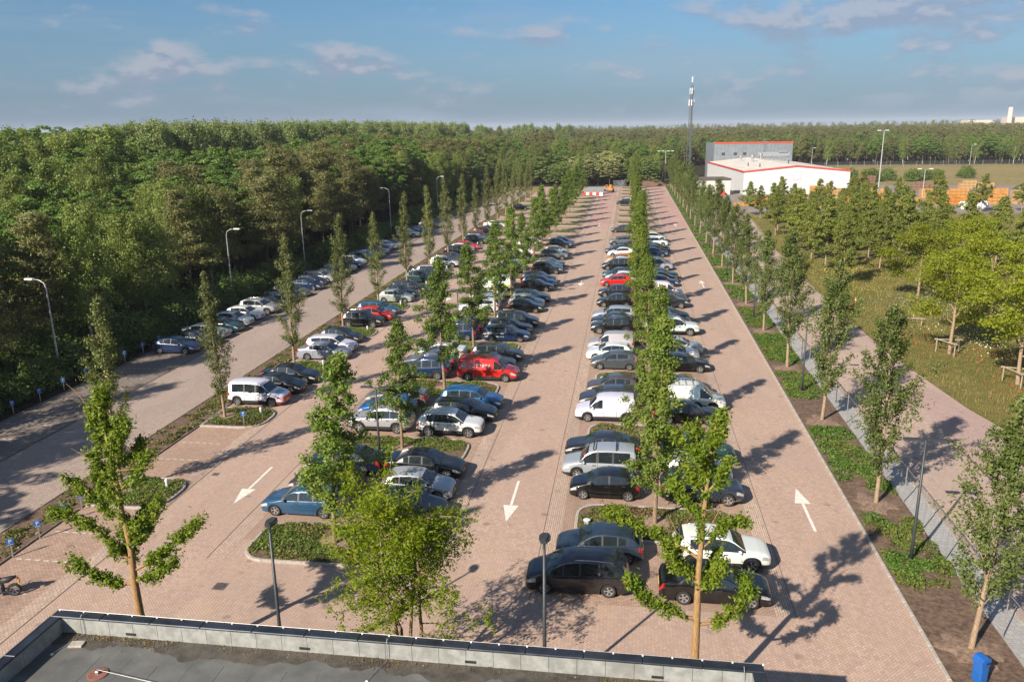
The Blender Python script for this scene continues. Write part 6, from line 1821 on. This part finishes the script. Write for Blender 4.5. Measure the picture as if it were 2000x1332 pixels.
# tall grey block behind
for i in range(22):
    x0, x1 = 2.2 + i * 28.6 / 22, 2.2 + (i + 1) * 28.6 / 22 - .03
    MB().box(x0, x1, HD + .1, HD + .25, 0, 13.3).build('grey_panel', M_GREYCLAD, hall)
MB().box(2.2, 30.75, HD + .26, HD + 20, 0, 13.2).build('rear_block', M_GREYCLAD, hall)
MB().box(2.05, 30.9, HD - .05, HD + .09, 13.15, 13.65).build('roof_edge', M_REDTRIM, hall)
for x in (5.0, 9.4, 12.8):
    w = MB(); w.box(x, x + 1.2, HD + .02, HD + .09, 8.9, 9.9); w.build('window', M_PANE, hall)
# roof plant
for x, y, s in ((10.5, 40, 1.0), (15, 48, .9), (9, 52, .8)):
    b = MB(); z = gable(x) + .12; b.lathe([(.35 * s, z), (.35 * s, z + 1.2 * s), (.75 * s, z + 1.5 * s), (.75 * s, z + 2.0 * s), (.3 * s, z + 2.5 * s), (0, z + 2.5 * s)], 12, at=(x, y, 0)); b.build('roof_vent', M_GALV, hall, smooth=True, angle=40)
b = MB(); b.box(15, 26, 53, 55, 9.0, 10.4); b.box(22, 25, 52.5, 56, 10.4, 10.8); b.build('air_duct', M_GALV, hall)
for x in (15.6, 20, 25.4): MB().box(x, x + .3, 53.6, 54.2, gable(x) + .1, 9.0).build('duct_support', M_GALV, hall)
b = MB(); b.tube([(20.2, HD - .1, 8), (20.2, HD - .1, 15)], .05, 5); b.tube([(20.9, HD - .1, 8), (20.9, HD - .1, 15)], .05, 5)
for i in range(14): b.tube([(20.2, HD - .1, 8.2 + i * .5), (20.9, HD - .1, 8.2 + i * .5)], .03, 4)
b.build('ladder', M_GALV, hall)
for x, y in ((5.5, 22), (7.0, 12), (17.5, 20)): MB().tube([(x, y, gable(x)), (x, y, gable(x) + 1.1)], .16, 8).build('flue', M_BLACK, hall)
an = props(empty('annex_building', (21.0, 243, -.03), YAW), 'low pale annex with dark flat roof beside the hall', 'building')
MB().box(0, 8.6, 0, 9, 0, 4.3).build('wall', M_BRICKY, an); MB().box(-.2, 8.8, -.2, 9.2, 4.3, 4.75).build('roof', M_DARKROOF, an)
MB().box(5.2, 6.3, -.04, -.003, 1.4, 3.0).build('window', M_PANE, an); MB().box(2.0, 3.0, -.04, -.003, 0, 2.2).build('door', M_GREYCLAD, an)
MB().box(5.0, 6.7, -1.6, -.6, .0, 1.3).build('red_crate', M_REDTRIM, None, (21, 243, -.03), YAW); props(bpy.context.scene.objects['red_crate'], 'red box standing before the low annex', 'box')
# lattice tower
M_STEEL = mat('tower_steel', (.16, .17, .18), .5, .5, var=.15)
tw = props(empty('radio_mast', (23.4, 330, -.05), .3), 'tall lattice radio mast with white antennas behind the tree row', 'mast')
def half(z): return 1.25 - .8 * z / 36
b = MB()
tri = [(math.cos(a), math.sin(a)) for a in (.5, .5 + 2.094, .5 + 4.189)]
for c_ in tri: b.tube([(c_[0] * half(0), c_[1] * half(0), 0), (c_[0] * half(35), c_[1] * half(35), 35)], .09, 6)
b.build('leg', M_STEEL, tw)
b = MB(); z = 0.0; i = 0
while z < 34:
    dz = 1.5 - z * .015
    for q in range(3):
        a, c_ = tri[q], tri[(q + 1) % 3]; h0, h1 = half(z), half(z + dz)
        b.tube([(a[0] * h0, a[1] * h0, z), (c_[0] * h1, c_[1] * h1, z + dz)], .04, 4); b.tube([(c_[0] * h0, c_[1] * h0, z), (a[0] * h1, a[1] * h1, z + dz)], .04, 4)
    z += dz
b.build('bracing', M_STEEL, tw)
b = MB(); b.tube([(0, 0, 0), (0, 0, 34)], .12, 6); b.build('cable_ladder', M_STEEL, tw)
for z0, R_a in ((27.3, 1.0), (31.6, .75)):
    for q in range(3):
        a = q * 2.094 + .2; MB().bbox(R_a * math.cos(a) - .16, R_a * math.cos(a) + .16, R_a * math.sin(a) - .12, R_a * math.sin(a) + .12, z0, z0 + 2.3, .03).build('antenna', M_SIGNWHITE, tw)
        MB().tube([(0, 0, z0 + 1), (R_a * math.cos(a), R_a * math.sin(a), z0 + 1)], .05, 5).build('antenna_arm', M_STEEL, tw)
MB().tube([(0, 0, 34), (0, 0, 36)], .06, 6).build('top_rod', M_STEEL, tw); MB().bbox(-.18, .18, -.18, .18, 36, 38, .04).build('antenna', M_SIGNWHITE, tw)
# masts of the yard
def mast(x, y, h_, lab, arms=((1, .9),), w=.14):
    r = props(empty('light_mast', (x, y, -.05)), lab, 'light mast', 'light masts of the yard')
    MB().tube([(0, 0, 0), (0, 0, h_)], [w, w * .5], 8).build('pole', M_POLE_G, r)
    for s, l_ in arms:
        MB().tube([(0, 0, h_ - .1), (s * l_, 0, h_ + .12)], .05, 6).build('arm', M_POLE_G, r)
        MB().bbox(min(s * l_, s * (l_ + .9)), max(s * l_, s * (l_ + .9)), -.2, .2, h_ + .03, h_ + .2, .04).build('lamp_head', M_LENS, r)
mast(66.8, 230.5, 17.8, 'very tall grey floodlight mast in the crate yard', ((-1, .8), (1, .3)), .2)
mast(72.6, 214, 8.6, 'curved two headed lamp in the crate yard', ((-1, .9), (1, .9)))
mast(81.7, 385, 9.2, 'slim lamp at the far fence behind the bushes', ((1, .4),)); mast(158.8, 411, 9.4, 'slim lamp at the far fence on the right', ((1, .9),)); mast(37.0, 332, 9.5, 'slim lamp right of the grey rear block', ((1, .3),))
mast(12.9, 300, 11.0, 'many headed lamp mast at the end of the tree rows', ((-1, .5), (-1, 2.0), (1, .5), (1, 2.0)))

# ------------------------------------------------------------------ crate yard
M_CRATE = [mat('crate_orange_%d' % i, c, .8, var=.2, scale=.9) for i, c in enumerate(((.47, .19, .035), (.48, .24, .07), (.43, .27, .125), (.21, .12, .08)))]
RY = random.Random(3)
def crate_stack(x, y, nx, nz, col, rz, lab, dx=1.25, dz=.85):
    r = props(empty('crate_stack', (x, y, -.03), rz), lab, 'crates', 'stacked crates in the yard')
    m = M_CRATE[col]
    b = MB(); cw = dx - .06
    for k in range(4): b.box(-cw / 2, cw / 2, -.6, .6, .06 + k * .195, .06 + k * .195 + .165)
    for sx in (-cw / 2 + .02, cw / 2 - .10): b.box(sx, sx + .08, -.615, .615, 0, dz - .03)
    me = b.mesh('crate', m)
    for i in range(nx):
        top = nz - (1 if RY.random() < .18 else 0)
        for k in range(top): link('crate', me, r, ((i - nx / 2 + .5) * dx, RY.uniform(-.05, .05), k * dz))
spots = []
def stacks(x0, x1, y, nz, col, what):
    x = x0; i = 0
    while x < x1:
        nx = RY.randint(3, 5); i += 1
        crate_stack(x + nx * .62, y + RY.uniform(-1, 1), nx, max(1, int(nz * .66) + RY.randint(-1, 1)), RY.choice(col), YAW + RY.uniform(-.1, .1), '%s, %s block from the left' % (what, ordn(i)))
        x += nx * 1.25 + RY.uniform(.2, 1.6)
stacks(26.5, 36, 210, 4, (0, 1), 'orange crates stacked left of the hall front')
stacks(37, 57, 204, 4, (1, 0, 1), 'orange crates stacked before the white hall')
stacks(40, 64, 232, 4, (1, 2, 0), 'pale orange crates stacked along the hall wall')
stacks(56, 66, 221, 5, (0, 0, 1), 'bright orange crates stacked by the tall mast')
stacks(66, 80, 213, 5, (0, 1), 'orange crates stacked behind the curved lamp')
stacks(80, 100, 214, 5, (0, 1, 2), 'orange crates stacked behind the white tarpaulin')
stacks(78, 100, 232, 6, (1, 2), 'pale orange crates stacked in the second rank of the yard')
stacks(100, 122, 222, 5, (0, 1), 'orange crates stacked at the right edge of the yard')
stacks(52, 72, 245, 4, (2, 1), 'pale crates stacked beside the hall corner')
stacks(85, 93, 262, 6, (3, 2), 'brown crates stacked before the bushes'); stacks(100, 108, 266, 6, (2,), 'tan crates stacked before the dry field'); stacks(66, 76, 275, 7, (3,), 'dark brown crates stacked beside the hall')
stacks(120, 130, 268, 6, (2,), 'tan crates stacked far right before the dry field')
r = props(empty('tarpaulin_heap', (80.5, 203, -.03), .15), 'white tarpaulin covered heap before the orange crates', 'tarpaulin')
b = MB(); b.bbox(-3.2, 3.2, -1, 1, 0, 1.7, .35); b.build('cover', M_SIGNWHITE, r); b = MB(); b.box(-3.3, 3.3, -1.1, 1.1, 0, .08); b.build('pallet', M_TIMBER, r)
r = props(empty('forklift', (62.5, 219, -.03), .4), 'dark forklift standing at the foot of the tall mast', 'forklift')
MB().bbox(-1.1, .5, -.55, .55, .3, 1.1, .1).build('body', M_TRIM, r); 
b = MB()
for sx in (-.8, .35):
    for sy in (-.5, .5): b.tube([(sx, sy, 1.0), (sx * .9, sy, 2.1)], .04, 5)
b.box(-.85, .4, -.56, .56, 2.08, 2.16); b.build('cab_frame', M_TRIM, r)
for sy in (-.35, .35): MB().box(.55, .65, sy - .06, sy + .06, .1, 2.6).build('mast_rail', M_STEEL, r); MB().box(.65, 1.7, sy - .06, sy + .06, .12, .18).build('fork', M_STEEL, r)
for sx in (-.7, .3):
    for sy in (-.5, .5): MB().lathe([(.0, -.1), (.3, -.1), (.3, .1), (0, .1)], 12, 'Y', (sx, sy, .3)).build('wheel', M_TYRE, r)

# ------------------------------------------------------------------ far end of the car park
r = props(empty('barrier', (-10.6, 241.5, 0)), 'red and white road barrier at the far end of the middle aisle', 'barrier')
for i in range(6): MB().bbox(-3 + i * 1.0, -2.02 + i * 1.0, -.22, .22, .02, 1.0, .06).build('barrier_block', (M_REDTRIM, M_SIGNWHITE)[i % 2], r)
MB().box(-3.4, 3.4, -.5, .5, 0, .02).build('footing', M_KERB, r)
r = props(empty('mini_excavator', (-5.6, 256, 0), 2.6), 'small orange excavator at the end of the car park', 'excavator')
for sy in (-.6, .6): MB().bbox(-.9, .9, sy - .18, sy + .18, 0, .45, .12).build('track', M_TRIM, r)
MB().bbox(-1.0, .5, -.65, .65, .5, 1.2, .12).build('body', M_CRATE[0], r); b = MB(); b.bbox(-.45, .45, -.5, .35, 1.2, 2.2, .08); b.build('cab', M_CRATE[0], r); MB().box(.452, .46, -.4, .25, 1.3, 2.05).build('window', M_PANE, r)
MB().tube([(.4, .3, 1.1), (1.3, .3, 2.2), (2.2, .3, 1.6)], .11, 6).build('boom', M_CRATE[0], r); MB().tube([(2.2, .3, 1.6), (2.0, .3, .7)], .08, 6).build('stick', M_CRATE[0], r); MB().bbox(1.8, 2.3, 0, .6, .25, .7, .08).build('bucket', M_TRIM, r)
r = props(empty('skip_container', (-10.5, 259, 0), .1), 'grey steel container behind the road barrier', 'container')
MB().box(-3, 3, -1.1, 1.1, 0, 1.3, top_inset=-.12).build('shell', mat('container_grey', (.24, .28, .31), .6, .2), r)
for i in range(7): MB().box(-2.7 + i * .88, -2.6 + i * .88, -1.26, -1.13, .1, 1.25).build('rib', M_GALV, r)
r = props(empty('fence_panel_heap', (-2.6, 281.5, -.05), .2), 'heap of leaning grey fence panels at the dead end', 'fence panels')
for i in range(6):
    b = MB(); 
    for q in range(9): b.box(-1.7 + q * .42, -1.66 + q * .42, -.02, .02, 0, 2.0)
    b.box(-1.75, 1.75, -.03, .03, 1.96, 2.02); b.box(-1.75, 1.75, -.03, .03, .05, .11)
    o = b.build('panel', M_GALV, r, (i * .35 - 1, i * .18, 0)); o.rotation_euler = (rad(-28 + 3 * i), 0, .1 * i)
b = MB(); n_ = 18
V_, F_ = [], []
rr_ = np.random.default_rng(8)
for a in range(13):
    for c_ in range(19):
        u, v_ = a / 12 * 2 - 1, c_ / 18 * 2 - 1; z = max(0, (1 - u * u) * (1 - v_ * v_)) ** .8 * 2.1 * (1 + rr_.normal(0, .10)); V_.append((v_ * 5.2 + rr_.normal(0, .12), u * 3 + rr_.normal(0, .1), z - .05))
for a in range(12):
    for c_ in range(18): F_.append((a * 19 + c_, a * 19 + c_ + 1, (a + 1) * 19 + c_ + 1, (a + 1) * 19 + c_))
o = link('soil_heap', np_mesh('soil_heap', V_, F_, [M_SOIL], True), None, (7.8, 285, -.05)); props(o, 'brown heap of soil beyond the right aisle', 'soil heap')
# horizon works
M_CHIM = mat('chimney_concrete', (.55, .45, .38), .8)
r = props(empty('factory', (760, 1800, 0)), 'factory with a tall pale chimney on the horizon', 'building')
MB().lathe([(5.5, 0), (4.2, 46), (3.9, 46.5), (0, 46.5)], 16).build('chimney', M_CHIM, r, smooth=True, angle=40)
MB().box(-70, -20, 20, 60, 0, 22).build('hall', M_CHIM, r); MB().box(10, 45, 20, 60, 0, 27).build('hall', M_CHIM, r); MB().box(48, 95, 20, 70, 0, 24).build('hall', M_CLAD, r)

# ------------------------------------------------------------------ haze
hz_m, t, out = new_mat('haze_air')
pv_ = t.add('ShaderNodeVolumePrincipled'); pv_.inputs['Color'].default_value = (.80, .88, 1.0, 1); pv_.inputs['Density'].default_value = HAZE_DENSITY if 'HAZE_DENSITY' in globals() else .00011
pv_.inputs['Anisotropy'].default_value = .0
t.l.new(pv_.outputs[0], out.inputs['Volume'])
b = MB(); b.box(-9100, 9100, -9100, 9100, -1.1, 60.0); o = b.build('haze', hz_m); props(o, 'thin pale haze in the air over the whole place', 'haze', kind='stuff')
